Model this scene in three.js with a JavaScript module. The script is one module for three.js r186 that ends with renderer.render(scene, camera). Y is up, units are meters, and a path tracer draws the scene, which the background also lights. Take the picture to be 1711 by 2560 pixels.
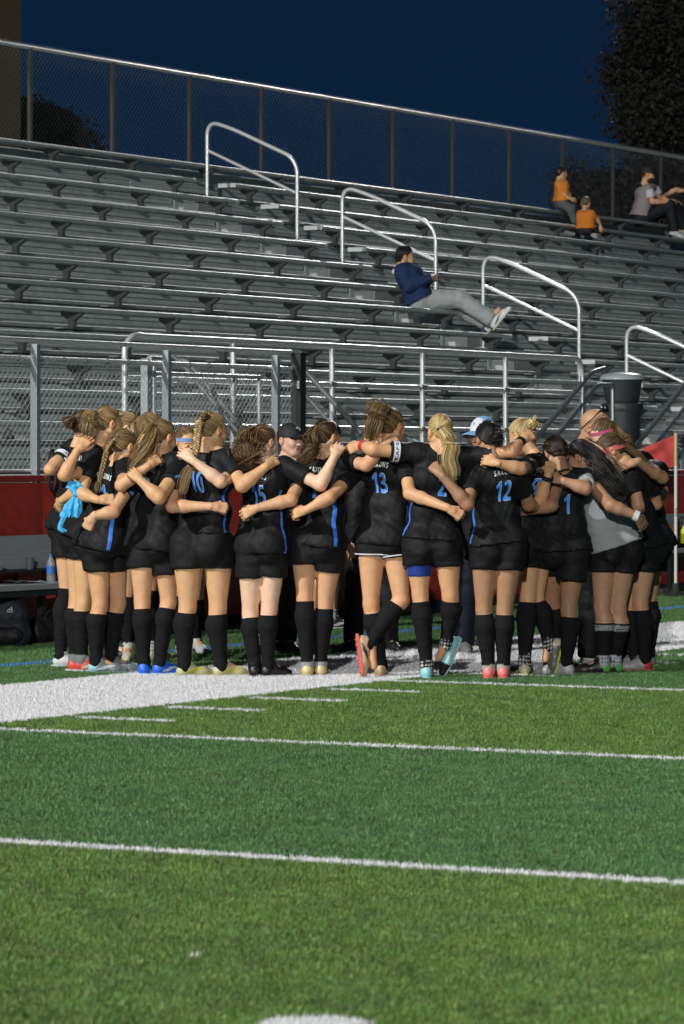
import * as THREE from 'three';
import { mergeGeometries, mergeVertices } from 'three/addons/utils/BufferGeometryUtils.js';
import { RoundedBoxGeometry } from 'three/addons/geometries/RoundedBoxGeometry.js';
import { createNoise3D, createNoise2D } from 'simplex-noise';

// ---------------------------------------------------------------- camera, sky, floodlights, exposure
const F = 9355.6, CX = 855.5, HY = 1139.5, EYE = 1.4072, YAW = 29.285 * Math.PI / 180;   // pixels of the 1711 x 2560 photograph
const W = 1711, H = 2560;
const V3 = (x, y, z) => new THREE.Vector3(x, y, z);
const CAM = V3(0, EYE, 0), FWD = V3(Math.cos(YAW), 0, -Math.sin(YAW)), RGT = V3(Math.sin(YAW), 0, Math.cos(YAW));
const scene = new THREE.Scene();
const camera = new THREE.PerspectiveCamera(2 * Math.atan(H / 2 / F) * 180 / Math.PI, W / H, 0.1, 400);
camera.position.copy(CAM);
camera.lookAt(CAM.clone().add(FWD));
camera.setViewOffset(W, H, 0, H / 2 - HY, W, H);      // level camera with a risen lens: the horizon lies at pixel row 1139.5
camera.updateProjectionMatrix();
camera.focus = 23.8; camera.userData.fStop = 8;        // long lens, focused on the players

const renderer = new THREE.WebGLRenderer({ antialias: true });
renderer.toneMapping = THREE.LinearToneMapping;
renderer.toneMappingExposure = 1.0;
renderer.shadowMap.enabled = true;

// the late dusk sky: deep blue, a little paler low down
{
  const w = 64, h = 32, a = new Float32Array(w * h * 4);
  for (let j = 0; j < h; j++) {
    const el = (j + 0.5) / h - 0.5;                    // -0.5 straight down .. 0.5 straight up
    const t = Math.min(1, Math.max(0, el * 2));
    const low = [0.0042, 0.0188, 0.049], high = [0.0010, 0.0042, 0.014];
    for (let i = 0; i < w; i++) for (let c = 0; c < 4; c++) a[(j * w + i) * 4 + c] = c === 3 ? 1 : low[c] + (high[c] - low[c]) * Math.pow(t, 0.42);
  }
  const sky = new THREE.DataTexture(a, w, h, THREE.RGBAFormat, THREE.FloatType);
  sky.mapping = THREE.EquirectangularReflectionMapping; sky.magFilter = THREE.LinearFilter; sky.minFilter = THREE.LinearFilter; sky.needsUpdate = true;
  scene.background = sky; scene.environment = sky;
}

// ---------------------------------------------------------------- helpers
let seed = 20240917;
const rnd = () => { seed = (seed + 0x6D2B79F5) | 0; let t = Math.imul(seed ^ (seed >>> 15), 1 | seed); t = (t + Math.imul(t ^ (t >>> 7), 61 | t)) ^ t; return ((t ^ (t >>> 14)) >>> 0) / 4294967296; };
const rr = (a, b) => a + (b - a) * rnd();
const noise3 = createNoise3D(rnd), noise2 = createNoise2D(rnd);
const lerp = (a, b, t) => a + (b - a) * t, clamp = (x, a, b) => Math.min(b, Math.max(a, x));
// world: x runs along the touchline (u), -z runs towards the stand (v); a pixel of the photograph gives a ray from the camera
const P = (u, v, y = 0) => V3(u, y, -v);
const ray = (px, py) => FWD.clone().addScaledVector(RGT, (px - CX) / F).add(V3(0, (HY - py) / F, 0));
const atDepth = (px, py, d) => CAM.clone().addScaledVector(ray(px, py), d);
const onGround = (px, py, y = 0) => { const r = ray(px, py); return CAM.clone().addScaledVector(r, (y - EYE) / r.y); };
const onU = (px, py, u) => { const r = ray(px, py); return CAM.clone().addScaledVector(r, u / r.x); };
const onV = (px, py, v) => { const r = ray(px, py); return CAM.clone().addScaledVector(r, v / -r.z); };
const depthOf = (py) => F * EYE / (py - HY);

const used = new Map();
const numbered = (name) => { const n = used.get(name) ?? 0; used.set(name, n + 1); return n ? `${name}_${String(n).padStart(3, '0')}` : name; };
function shadows(o) { o.castShadow = o.receiveShadow = true; return o; }
function thing(name, label, category, at, group) {
  const o = new THREE.Group(); o.name = numbered(name); scene.add(o);
  if (at) o.position.copy(at);
  o.userData = { label, category }; if (group) o.userData.group = group;
  return o;
}
function structure(name, geo, mat) { const m = shadows(new THREE.Mesh(geo, mat)); m.name = numbered(name); m.userData.kind = 'structure'; scene.add(m); return m; }
function part(parent, name, geo, mat, kind) {       // geometry in world coordinates unless the thing stands elsewhere
  const g = Array.isArray(geo) ? join(geo) : geo;
  const m = shadows(new THREE.Mesh(g, mat)); m.name = name; if (kind) m.userData.kind = kind;
  parent.add(m); return m;
}
function join(list) {
  const keep = list.map((g) => { const n = g.index ? g.toNonIndexed() : g.clone(); for (const k of Object.keys(n.attributes)) if (!['position', 'normal'].includes(k)) n.deleteAttribute(k); return n; });
  return mergeGeometries(keep);
}
// world-space thing whose children were built in world coordinates: shift them so that the group sits at the thing's base
function settle(o, base) { for (const c of o.children) c.position.sub(base); o.position.copy(base); return o; }
const box = (w, h, d, x, y, z) => new THREE.BoxGeometry(w, h, d).translate(x, y, z);
const rbox = (w, h, d, r, x = 0, y = 0, z = 0, s = 2) => new RoundedBoxGeometry(w, h, d, s, r).translate(x, y, z);
function pipe(a, b, r, sides = 10, r2 = r) {
  const d = b.clone().sub(a), g = new THREE.CylinderGeometry(r2, r, d.length(), sides, 1);
  g.translate(0, d.length() / 2, 0).applyQuaternion(new THREE.Quaternion().setFromUnitVectors(V3(0, 1, 0), d.normalize()));
  return g.translate(a.x, a.y, a.z);
}
function tube(points, r, sides = 8, seg = 0, closed = false, tension = 0.5) {
  const c = new THREE.CatmullRomCurve3(points, closed, 'catmullrom', tension);
  return new THREE.TubeGeometry(c, seg || points.length * 6, r, sides, closed);
}
// a bent pipe: straight runs with rounded corners of radius R
function bentPipe(pts, r, R = 0.12, sides = 10) {
  const path = new THREE.CurvePath(); let from = pts[0];
  for (let i = 1; i < pts.length; i++) {
    if (i === pts.length - 1) { path.add(new THREE.LineCurve3(from, pts[i])); break; }
    const a = pts[i].clone().add(pts[i - 1].clone().sub(pts[i]).setLength(Math.min(R, pts[i].distanceTo(pts[i - 1]) * 0.48)));
    const b = pts[i].clone().add(pts[i + 1].clone().sub(pts[i]).setLength(Math.min(R, pts[i].distanceTo(pts[i + 1]) * 0.48)));
    path.add(new THREE.LineCurve3(from, a)); path.add(new THREE.QuadraticBezierCurve3(a, pts[i], b)); from = b;
  }
  const list = path.getSpacedPoints(Math.max(24, pts.length * 16));
  return new THREE.TubeGeometry(new THREE.CatmullRomCurve3(list), list.length * 2, r, sides);
}
const std = (rgb, roughness = 0.7, metalness = 0, more = {}) => new THREE.MeshStandardMaterial({ color: new THREE.Color().setRGB(...rgb), roughness, metalness, ...more });
const phys = (rgb, more = {}) => new THREE.MeshPhysicalMaterial({ color: new THREE.Color().setRGB(...rgb), ...more });
function canvasTex(w, h, draw, colour = true) {
  const c = document.createElement('canvas'); c.width = w; c.height = h; draw(c.getContext('2d'), w, h);
  const t = new THREE.CanvasTexture(c); if (colour) t.colorSpace = THREE.SRGBColorSpace; t.magFilter = THREE.LinearFilter; return t;
}
// blotchy colour map computed from layered noise: base colour varied by grain and patches (metres per tile = size)
function noiseMap(n, f, amp, rgbA, rgbB, repeat = 1) {
  const a = new Uint8Array(n * n * 4), tau = Math.PI * 2;
  for (let j = 0; j < n; j++) for (let i = 0; i < n; i++) {
    const x = i / n * tau, y = j / n * tau; let s = 0, w = 0.5, k = f;
    for (let o = 0; o < 4; o++) { s += w * noise3(Math.cos(x) * k + Math.cos(y) * k * 0.7, Math.sin(x) * k + 7.1 * o, Math.sin(y) * k * 1.3 - 3 * o); w *= 0.55; k *= 2.1; }
    s = clamp(0.5 + s * amp, 0, 1);
    for (let c = 0; c < 3; c++) { const lin = lerp(rgbA[c], rgbB[c], s); a[(j * n + i) * 4 + c] = 255 * Math.pow(lin, 1 / 2.2); }
    a[(j * n + i) * 4 + 3] = 255;
  }
  const t = new THREE.DataTexture(a, n, n); t.colorSpace = THREE.SRGBColorSpace; t.wrapS = t.wrapT = THREE.RepeatWrapping; t.magFilter = THREE.LinearFilter; t.minFilter = THREE.LinearMipmapLinearFilter; t.generateMipmaps = true; t.repeat.set(repeat, repeat); t.needsUpdate = true;
  return t;
}

// ---------------------------------------------------------------- floodlight masts (all stand outside the frame)
const M = {};
M.galv = std([0.42, 0.45, 0.45], 0.42, 0.85);
M.darkSteel = std([0.09, 0.1, 0.1], 0.5, 0.6);
M.lampGlow = new THREE.MeshStandardMaterial({ color: 0xffffff, emissive: new THREE.Color().setRGB(1, 0.97, 0.9), emissiveIntensity: 30 });
function mast(u, v, height, aim, cd, label, angle = 0.75, colour = [1, 0.985, 0.955]) {
  const o = thing('floodlight_mast', label, 'floodlight', null, 'floodlight masts around the field');
  const base = P(u, v), top = P(u, v, height), fwd = aim.clone().sub(top).setY(0).normalize(), side = V3(-fwd.z, 0, fwd.x);
  part(o, 'pole', pipe(base, top.clone().add(V3(0, 0.6, 0)), 0.28, 16, 0.14), M.galv);
  part(o, 'foundation', new THREE.CylinderGeometry(0.5, 0.55, 0.5, 20).translate(u, 0.25, -v), std([0.3, 0.3, 0.28], 0.9));
  for (const y of [-0.5, 0.5]) {
    part(o, 'crossarm', pipe(top.clone().addScaledVector(side, -1.7).add(V3(0, y, 0)), top.clone().addScaledVector(side, 1.7).add(V3(0, y, 0)), 0.07), M.galv);
    for (let i = 0; i < 4; i++) {
      const at = top.clone().addScaledVector(side, -1.5 + i).add(V3(0, y, 0)).addScaledVector(fwd, 0.32), dir = aim.clone().sub(at).normalize();
      const q = new THREE.Quaternion().setFromUnitVectors(V3(0, 1, 0), dir);
      const lamp = part(o, 'lamp', new THREE.CylinderGeometry(0.27, 0.16, 0.34, 20, 1, true).translate(0, -0.05, 0).applyQuaternion(q).translate(at.x, at.y, at.z), M.darkSteel);
      part(lamp, 'lamp_glass', new THREE.CircleGeometry(0.25, 20).rotateX(-Math.PI / 2).translate(0, 0.05, 0).applyQuaternion(q).translate(at.x, at.y, at.z), M.lampGlow);
    }
  }
  const s = new THREE.SpotLight(new THREE.Color().setRGB(...colour), cd, 0, angle, 0.85, 2);
  s.name = 'floodlight'; s.position.copy(top).addScaledVector(aim.clone().sub(top).normalize(), 1.0); s.castShadow = true; s.shadow.radius = 30; s.shadow.mapSize.set(4096, 4096);
  s.target.position.copy(aim); s.target.name = 'floodlight_aim'; scene.add(s, s.target);
  return settle(o, base);
}
mast(-15, 26.5, 25, P(18, 10), 6600, 'tall floodlight mast beyond the near end of the bleachers', 0.8);
mast(78, 31, 26, P(30, 15), 1800, 'tall floodlight mast behind the far end of the bleachers', 0.6);
mast(-90, -40, 27, P(34, 16), 20500, 'tall floodlight mast on the side of the field facing the bleachers', 0.34);
// ---------------------------------------------------------------- the field
const UA = 20.305, YD = 0.9144, VS = 11.067, VB = 12.875, VBLUE = 14.097, LINE = 0.1;
const turfTone = (u, v) => {                         // the dyed tone of the turf roll: 0 yellowish green, 1 bluish green
  if (v > VB) return 0.8;
  const k = Math.floor((u - UA) / (5 * YD));
  return (k % 2 + 2) % 2 === 1 ? 0.12 : 0.88;
};
const marking = (u, v) => {                          // 0 turf, 1 white, 2 blue
  if (v > VS && v < VB) return 1;
  if (Math.abs(v - VBLUE) < 0.055) return 2;
  if (v <= VS) {
    const q = (u - UA) / YD, n = Math.round(q);
    if (Math.abs(q - n) * YD < LINE / 2) {
      if (n % 5 === 0) return 1;
      if (v < VS - 0.1 && v > VS - 0.72) return 1;
    }
    if (Math.hypot(u - ARC.x, v - ARC.y) < 0.14) return 1;
    for (const f of flecks) if (Math.hypot(u - f[0], (v - f[1]) * 0.6) < f[2]) return 1;
  }
  return 0;
};
const flecks = [[484, 2405, 0.014], [1150, 2086, 0.01], [862, 2311, 0.006], [1090, 2358, 0.006]].map(([x, y, r]) => { const p = onGround(x, y); return [p.x, -p.z, r]; });   // stray white fibres
const arcAt = onGround(785, 2584); const ARC = { x: arcAt.x, y: -arcAt.z };
{
  const near = noiseMap(512, 3.2, 0.9, [0.02, 0.07, 0.022], [0.05, 0.13, 0.04], 160);
  structure('turf_field', new THREE.PlaneGeometry(320, 320, 1, 1).rotateX(-Math.PI / 2).translate(30, 0, 0), new THREE.MeshStandardMaterial({ map: near, roughness: 0.95 }));
  const sheet = (u0, u1, v0, v1, y) => new THREE.PlaneGeometry(u1 - u0, v1 - v0).rotateX(-Math.PI / 2).translate((u0 + u1) / 2, y, -(v0 + v1) / 2);
  const paint = std([0.62, 0.63, 0.63], 0.9), blue = std([0.05, 0.17, 0.5], 0.9);
  structure('touchline_band', sheet(-20, 70, VS, VB, 0.004), paint);
  structure('blue_touchline', sheet(-20, 70, VBLUE - 0.055, VBLUE + 0.055, 0.004), blue);
  for (let n = -4; n <= 4; n++) structure('yard_line', sheet(UA + n * 5 * YD - LINE / 2, UA + n * 5 * YD + LINE / 2, -14, VS - 0.05, 0.004), paint);
  for (let n = -9; n <= 9; n++) if (n % 5) structure('hash_mark', sheet(UA + n * YD - LINE / 2, UA + n * YD + LINE / 2, VS - 0.72, VS - 0.1, 0.004), paint);
  structure('field_spot', new THREE.CircleGeometry(0.14, 40).rotateX(-Math.PI / 2).translate(ARC.x, 0.008, -ARC.y), paint);
}
// artificial grass fibres: tufts of bent blades, coloured by the roll or the marking they are part of
{
  const blade = (x, z, h, lean, turn, w) => {
    const p = []; const c = Math.cos(turn), s = Math.sin(turn);
    const q = (a, y, b) => [x + c * a - s * b, y, z + s * a + c * b];
    const b0 = q(-w, 0, 0), b1 = q(w, 0, 0), m0 = q(-w * 0.85, h * 0.6, lean * 0.35), m1 = q(w * 0.85, h * 0.6, lean * 0.35), t = q(0, h, lean);
    p.push(...b0, ...b1, ...m1, ...b0, ...m1, ...m0, ...m0, ...m1, ...t); return p;
  };
  const pos = [];
  for (let i = 0; i < 7; i++) pos.push(...blade(rr(-0.009, 0.009), rr(-0.009, 0.009), rr(0.015, 0.026), rr(0.001, 0.008), rr(0, 6.28), rr(0.001, 0.0017)));
  const g = new THREE.BufferGeometry(); g.setAttribute('position', new THREE.Float32BufferAttribute(pos, 3)); g.computeVertexNormals();
  const spots = [];
  const fill = (d0, d1, density) => {                // the part of the ground that the picture can show, denser where it is nearer
    const half = 0.098, area = (d1 * d1 - d0 * d0) * half, n = Math.round(area * density);
    for (let i = 0; i < n; i++) {
      const d = Math.sqrt(d0 * d0 + (d1 * d1 - d0 * d0) * rnd()), s = rr(-half, half) * 1.03 + 0;
      const w = CAM.clone().addScaledVector(FWD, d).addScaledVector(RGT, d * s); if (-w.z < 15.75) spots.push(w.x, w.z);
    }
  };
  fill(8.8, 12, 12500); fill(12, 17, 8500); fill(17, 24, 5200); fill(24, 40, 2000);
  const n = spots.length / 2, mesh = new THREE.InstancedMesh(g, new THREE.MeshStandardMaterial({ color: 0xffffff, roughness: 0.62, side: THREE.DoubleSide }), n);
  const m = new THREE.Matrix4(), q = new THREE.Quaternion(), up = V3(0, 1, 0), col = new THREE.Color();
  const A = [0.108, 0.198, 0.036], B = [0.07, 0.166, 0.054];
  for (let i = 0; i < n; i++) {
    const x = spots[2 * i], z = spots[2 * i + 1], s = rr(0.8, 1.25);
    m.compose(V3(x, 0.002, z), q.setFromAxisAngle(up, rr(0, 6.28)), V3(s, s * rr(0.85, 1.15), s)); mesh.setMatrixAt(i, m);
    const k = marking(x + rr(-0.006, 0.006), -z + rr(-0.006, 0.006)), j = rr(0.75, 1.25);
    if (k === 1) col.setRGB(0.74 * Math.min(1.1, j + 0.05), 0.75 * Math.min(1.1, j + 0.05), 0.76 * Math.min(1.1, j + 0.05));
    else if (k === 2) col.setRGB(0.06 * j, 0.22 * j, 0.62 * j);
    else {
      const t = clamp(turfTone(x, -z) + 0.12 * noise2(x * 1.3, z * 1.3), 0, 1), patch = 1 + 0.28 * noise2(x * 9, z * 9) + 0.16 * noise2(x * 2.3 + 40, z * 2.3);
      const pale = rnd() < 0.1 ? 2.3 : rnd() < 0.12 ? 0.55 : 1;
      col.setRGB(lerp(A[0], B[0], t) * j * patch * pale, lerp(A[1], B[1], t) * j * patch * (pale > 1 ? 1.6 : 1), lerp(A[2], B[2], t) * j * patch * pale);
    }
    mesh.setColorAt(i, col);
  }
  shadows(mesh); mesh.name = 'turf_fibres'; mesh.userData = { kind: 'stuff', label: 'short artificial grass fibres covering the field', category: 'grass' }; scene.add(mesh);
}
// ---------------------------------------------------------------- aluminium bleachers
const grime = (r) => noiseMap(256, 2.8, 0.75, [0.74, 0.74, 0.73], [1, 1, 1], r);
M.alu = std([0.54, 0.6, 0.585], 0.38, 0.3, { map: grime(0.45) });
M.aluRiser = std([0.62, 0.685, 0.67], 0.55, 0.15, { map: grime(0.31) });
M.foot = std([0.42, 0.47, 0.455], 0.48, 0.2, { map: grime(0.6) });
M.bracket = std([0.13, 0.145, 0.145], 0.6, 0.3);
M.cap = std([0.55, 0.58, 0.57], 0.45, 0.3);
M.nosing = std([0.012, 0.012, 0.013], 0.8);
M.step = std([0.42, 0.45, 0.44], 0.5, 0.35);
M.rail = std([0.68, 0.71, 0.71], 0.3, 0.45);
const ROW = { v0: 18.7585, h0: 2.5265, t: 0.6096, r: 0.27884 };
const rowV = (k) => ROW.v0 + ROW.t * k, rowH = (k) => ROW.h0 + ROW.r * k, deckH = (k) => rowH(k) - 0.43;
const AISLE = [38.55, 39.47], K0 = -3, K1 = 9, U0 = 16, U1 = 66;
// profile in (v, y) drawn once and pulled out along u
function extrude(profile, u0, u1) {
  const s = new THREE.Shape(profile.map(([a, b]) => new THREE.Vector2(a, b)));        // drawn in (v, y)
  const g = new THREE.ExtrudeGeometry(s, { depth: u1 - u0, bevelEnabled: false, curveSegments: 4 });
  g.rotateY(Math.PI / 2);                              // v runs along -z, the pull along +x
  return g.translate(u0, 0, 0);
}
const plankProfile = (depth, thick) => {             // rounded nose towards the field, ribbed top
  const p = [];
  const r = thick * 0.42;
  for (let i = 0; i <= 4; i++) { const a = -Math.PI / 2 - i / 4 * Math.PI / 2; p.push([r + r * Math.cos(a), -thick + r + r * Math.sin(a)]); }
  for (let i = 0; i <= 4; i++) { const a = Math.PI - i / 4 * Math.PI / 2; p.push([r + r * Math.cos(a), -r + r * Math.sin(a)]); }
  for (let i = 0; i < 5; i++) { const x = 0.04 + i * (depth - 0.05) / 5; p.push([x, 0], [x + 0.004, -0.003], [x + 0.012, -0.003], [x + 0.016, 0]); }
  p.push([depth, 0], [depth, -thick], [depth - 0.02, -thick], [depth - 0.02, -thick + 0.012], [0.03, -thick + 0.012], [0.03, -thick]);
  return p;
};
const riserProfile = (h, ribs) => {                  // upright board with horizontal ribs standing out towards the field
  const p = [[0.034, 0], [0.034, h]], n = ribs, step = h / n;
  for (let i = n - 1; i >= 0; i--) { const y = i * step; p.push([0.006, y + step], [0, y + step - 0.008], [0, y + step * 0.55], [0.022, y + step * 0.4], [0.024, y + step * 0.1], [0.006, y]); }
  return p;
};
const shift = (profile, v, y) => profile.map(([a, b]) => [a + v, b + y]);
function block(u0, u1, label, joints) {
  const o = thing('bleacher_stand', label, 'bleachers');
  const span = (a, b, prof, name, mat, stagger) => {  // long members come in lengths butted end to end
    let x = a; const cuts = joints.map((j) => j + stagger).filter((j) => j > a + 1 && j < b - 1).concat(b);
    for (const c of cuts) { part(o, name, extrude(prof, x + 0.0015, c - 0.0015), mat); x = c; }
  };
  const seat = plankProfile(0.25, 0.045), foot = plankProfile(0.27, 0.04);
  for (let k = K0; k <= K1; k++) {
    const v = rowV(k), h = rowH(k), T = deckH(k), st = ((k * 7) % 5) * 0.35;
    span(u0 + 0.03, u1 - 0.03, shift(seat, v, h), 'bench_seat', M.alu, st);
    for (const e of [u0, u1]) if (k < K1) part(o, 'end_cap', box(0.028, 0.05, 0.254, e + (e === u0 ? 0.0155 : -0.0155), h - 0.0225, -(v + 0.125)), M.cap);
    span(u0, u1, shift(foot, v - 0.3, T), 'foot_plank', M.foot, st + 0.6);
    span(u0, u1, shift(foot, v - 0.3 + 0.279, T), 'foot_plank', M.foot, st + 0.2);
    if (k > K0) for (const [i, y] of [[0, 0.01], [1, 0.121]]) span(u0, u1, shift(riserProfile(0.103, 1), v - 0.285, deckH(k - 1) + y), 'riser_board', M.aluRiser, st + 1 - i * 0.5);
    if (k > K0) part(o, 'gap_shade_sheet', box(u1 - u0 - 0.02, 0.24, 0.006, (u0 + u1) / 2, deckH(k - 1) + 0.115, -(v - 0.245)), M.gapShade ??= std([0.2, 0.225, 0.22], 0.7));  // added sheet: hides sky in the board gaps, its grey stands for shade
    else span(u0, u1, shift(riserProfile(T - 0.06, 8), v - 0.27, 0.015), 'front_board', M.aluRiser, st + 1);
  }
  for (let i = 0; i < 2; i++) span(u0, u1, shift(riserProfile(0.185, 3), rowV(K1) + 0.33, deckH(K1) + 0.004 + i * 0.188), 'back_board', M.aluRiser, i);
  for (let n = -10; n < 19; n++) {                   // one frame every 1.74 m: a post and a gusset under each seat
    const u = 33.05 + n * 1.742; if (u < u0 + 0.2 || u > u1 - 0.1) continue;
    for (let k = K0; k <= K1; k++) {
      const v = rowV(k), h = rowH(k) - 0.046, T = deckH(k + 1) - 0.03;
      const s = new THREE.Shape(); [[-0.115, 0], [0.115, 0], [0.115, -0.02], [0.03, -0.075], [-0.03, -0.075], [-0.115, -0.02]].forEach(([a, b], i) => i ? s.lineTo(a, b) : s.moveTo(a, b));
      const gusset = new THREE.ExtrudeGeometry(s, { depth: 0.06, bevelEnabled: false }).translate(0, 0, -0.03).rotateY(Math.PI / 2);
      gusset.translate(u, h, -(v + 0.13));
      part(o, 'seat_bracket', join([gusset, box(0.055, h - T - 0.07, 0.06, u, (h + T) / 2 - 0.035, -(v + 0.13)), box(0.1, 0.014, 0.215, u, T - 0.0075, -(v + 0.2))]), M.bracket);
    }
  }
  // raked stringers underneath carry the rows
  for (let n = -10; n < 19; n += 2) {
    const u = 33.05 + n * 1.742; if (u < u0 + 0.2 || u > u1 - 0.1) continue;
    const a = P(u, rowV(K0) - 0.2, deckH(K0) - 0.2), b = P(u, rowV(K1) + 0.3, deckH(K1) - 0.16), d = b.clone().sub(a);
    part(o, 'stringer', new THREE.BoxGeometry(0.06, 0.16, d.length()).applyQuaternion(new THREE.Quaternion().setFromUnitVectors(V3(0, 0, 1), d.clone().normalize())).translate((a.x + b.x) / 2, (a.y + b.y) / 2, (a.z + b.z) / 2), M.bracket);
    for (const f of [0.06, 0.5, 0.96]) { const q = a.clone().lerp(b, f); part(o, 'column', box(0.09, q.y - 0.08, 0.09, q.x, (q.y - 0.08) / 2, q.z), M.bracket); }
  }
  return settle(o, P((u0 + u1) / 2, rowV(K0)));
}
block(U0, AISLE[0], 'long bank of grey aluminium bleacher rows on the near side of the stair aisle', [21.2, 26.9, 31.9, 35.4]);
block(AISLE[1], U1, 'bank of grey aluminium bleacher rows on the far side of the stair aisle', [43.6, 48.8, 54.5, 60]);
// stair aisle with half steps between the two banks
{
  const o = thing('aisle_stairs', 'metal stair aisle with black step edges between the two bleacher banks', 'stairs');
  const a = AISLE[0] + 0.004, b = AISLE[1] - 0.004;
  for (let k = K0; k <= K1; k++) {
    const v = rowV(k), T = deckH(k);
    part(o, 'tread', box(b - a, 0.04, 0.607, (a + b) / 2, T - 0.02, -(v + 0.0045)), M.step);
    part(o, 'step_nosing', box(b - a - 0.01, 0.012, 0.045, (a + b) / 2, T + 0.0065, -(v - 0.275)), M.nosing);
    if (k > K0) part(o, 'riser', box(b - a, ROW.r - 0.045, 0.02, (a + b) / 2, (T + deckH(k - 1)) / 2 - 0.02, -(v - 0.285)), M.aluRiser);
    else part(o, 'riser', box(b - a, T - 0.05, 0.02, (a + b) / 2, T / 2 - 0.02, -(v - 0.285)), M.aluRiser);
    if (k < K1) {
      const s = part(o, 'half_step', rbox(b - a - 0.1, ROW.r / 2 - 0.004, 0.29, 0.006, (a + b) / 2, T + ROW.r / 4, -(v + 0.155)), M.step);
      part(s, 'step_nosing', box(b - a - 0.1, 0.012, 0.045, (a + b) / 2, T + ROW.r / 2 + 0.006, -(v + 0.035)), M.nosing);
    }
  }
  part(o, 'bench_seat', extrude(shift(plankProfile(0.25, 0.045), rowV(K1), rowH(K1)), a - 0.024, b + 0.024), M.alu);
  part(o, 'back_board', box(b - a, 0.37, 0.02, (a + b) / 2, deckH(K1) + 0.19, -(rowV(K1) + 0.34)), M.aluRiser);
  settle(o, P((a + b) / 2, rowV(K0)));
}
// aisle handrails: four bent-pipe loops, each two rows long
[[8.2, 6.12, 'topmost, below the back fence'], [5.1, 3.03, 'beside the reclining man'], [2.0, -0.04, 'just past the reclining man\'s shoes'], [-1.03, -3.05, 'lowest, above the grey trash can']].forEach(([ka, kb, where]) => {
  const o = thing('aisle_handrail', `bent silver pipe handrail in the stair aisle, ${where}`, 'handrail', null, 'handrails in the stair aisle');
  const u = 39.0, at = (k, y) => P(u, rowV(k), rowH(k) + y), foot = (k) => P(u, rowV(k), deckH(Math.floor(k + 0.49)) + 0.02 + (k - Math.floor(k + 0.49) > 0 ? ROW.r / 2 : 0));
  const fa = foot(ka), fb = foot(kb), corner = P(u, rowV(ka), rowH(ka) + 0.72);
  part(o, 'rail_loop', bentPipe([fa, P(u, rowV(ka), rowH(ka - 0.15) + 0.72), at(ka - 0.55, 0.73), at(kb, 0.74), fb], 0.024, 0.2), M.rail);
  part(o, 'mid_rail', pipe(at(ka, 0.32), at(kb, 0.33), 0.019), M.rail);
  for (const f of [fa, fb]) part(o, 'foot_flange', new THREE.CylinderGeometry(0.05, 0.05, 0.012, 14).translate(f.x, f.y + 0.004, f.z), M.rail);
  settle(o, P(u, rowV(kb), fb.y));
});
// ---------------------------------------------------------------- chain-link wire: zigzag wires looped into one another, on a plane given by origin and two directions
function wireMesh(origin, along, up, w, h, pitch = 0.066, r = 0.0014) {
  const pos = [], nrm = along.clone().cross(up).normalize(), half = pitch / 2;
  const L = along.clone().normalize(), U = up.clone().normalize(), n = Math.floor(w / half), rows = Math.ceil(h / half);
  const ring = (c, a, b, out) => { for (let k = 0; k < 3; k++) { const t = k / 3 * Math.PI * 2; out.push(c.clone().addScaledVector(a, Math.cos(t) * r).addScaledVector(b, Math.sin(t) * r)); } };
  for (let i = 0; i < n; i++) {
    let prev = null;
    for (let j = 0; j <= rows; j++) {
      const x = i * half + ((i + j) % 2 ? half : 0), y = Math.min(h, j * half);
      const c = origin.clone().addScaledVector(L, x).addScaledVector(U, y).addScaledVector(nrm, (i + j) % 2 ? r : -r), cur = [];
      ring(c, L, nrm, cur);
      if (prev) for (let k = 0; k < 3; k++) { const a = prev[k], b = prev[(k + 1) % 3], d = cur[k], e = cur[(k + 1) % 3]; for (const p of [a, b, e, a, e, d]) pos.push(p.x, p.y, p.z); }
      prev = cur;
    }
  }
  const g = new THREE.BufferGeometry(); g.setAttribute('position', new THREE.Float32BufferAttribute(pos, 3)); g.computeVertexNormals(); return g;
}
M.wire = std([0.36, 0.39, 0.39], 0.75, 0.1);
M.post = std([0.45, 0.49, 0.51], 0.5, 0.55, { map: noiseMap(256, 2.6, 0.8, [0.55, 0.58, 0.6], [1, 1, 1], 3) });
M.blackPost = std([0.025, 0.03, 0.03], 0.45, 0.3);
const uOn = (px, v) => onV(px, 1000, v).x;
const upY = V3(0, 1, 0), alongU = V3(1, 0, 0), WALLV = 15.95, WALLH = 1.262;

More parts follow.
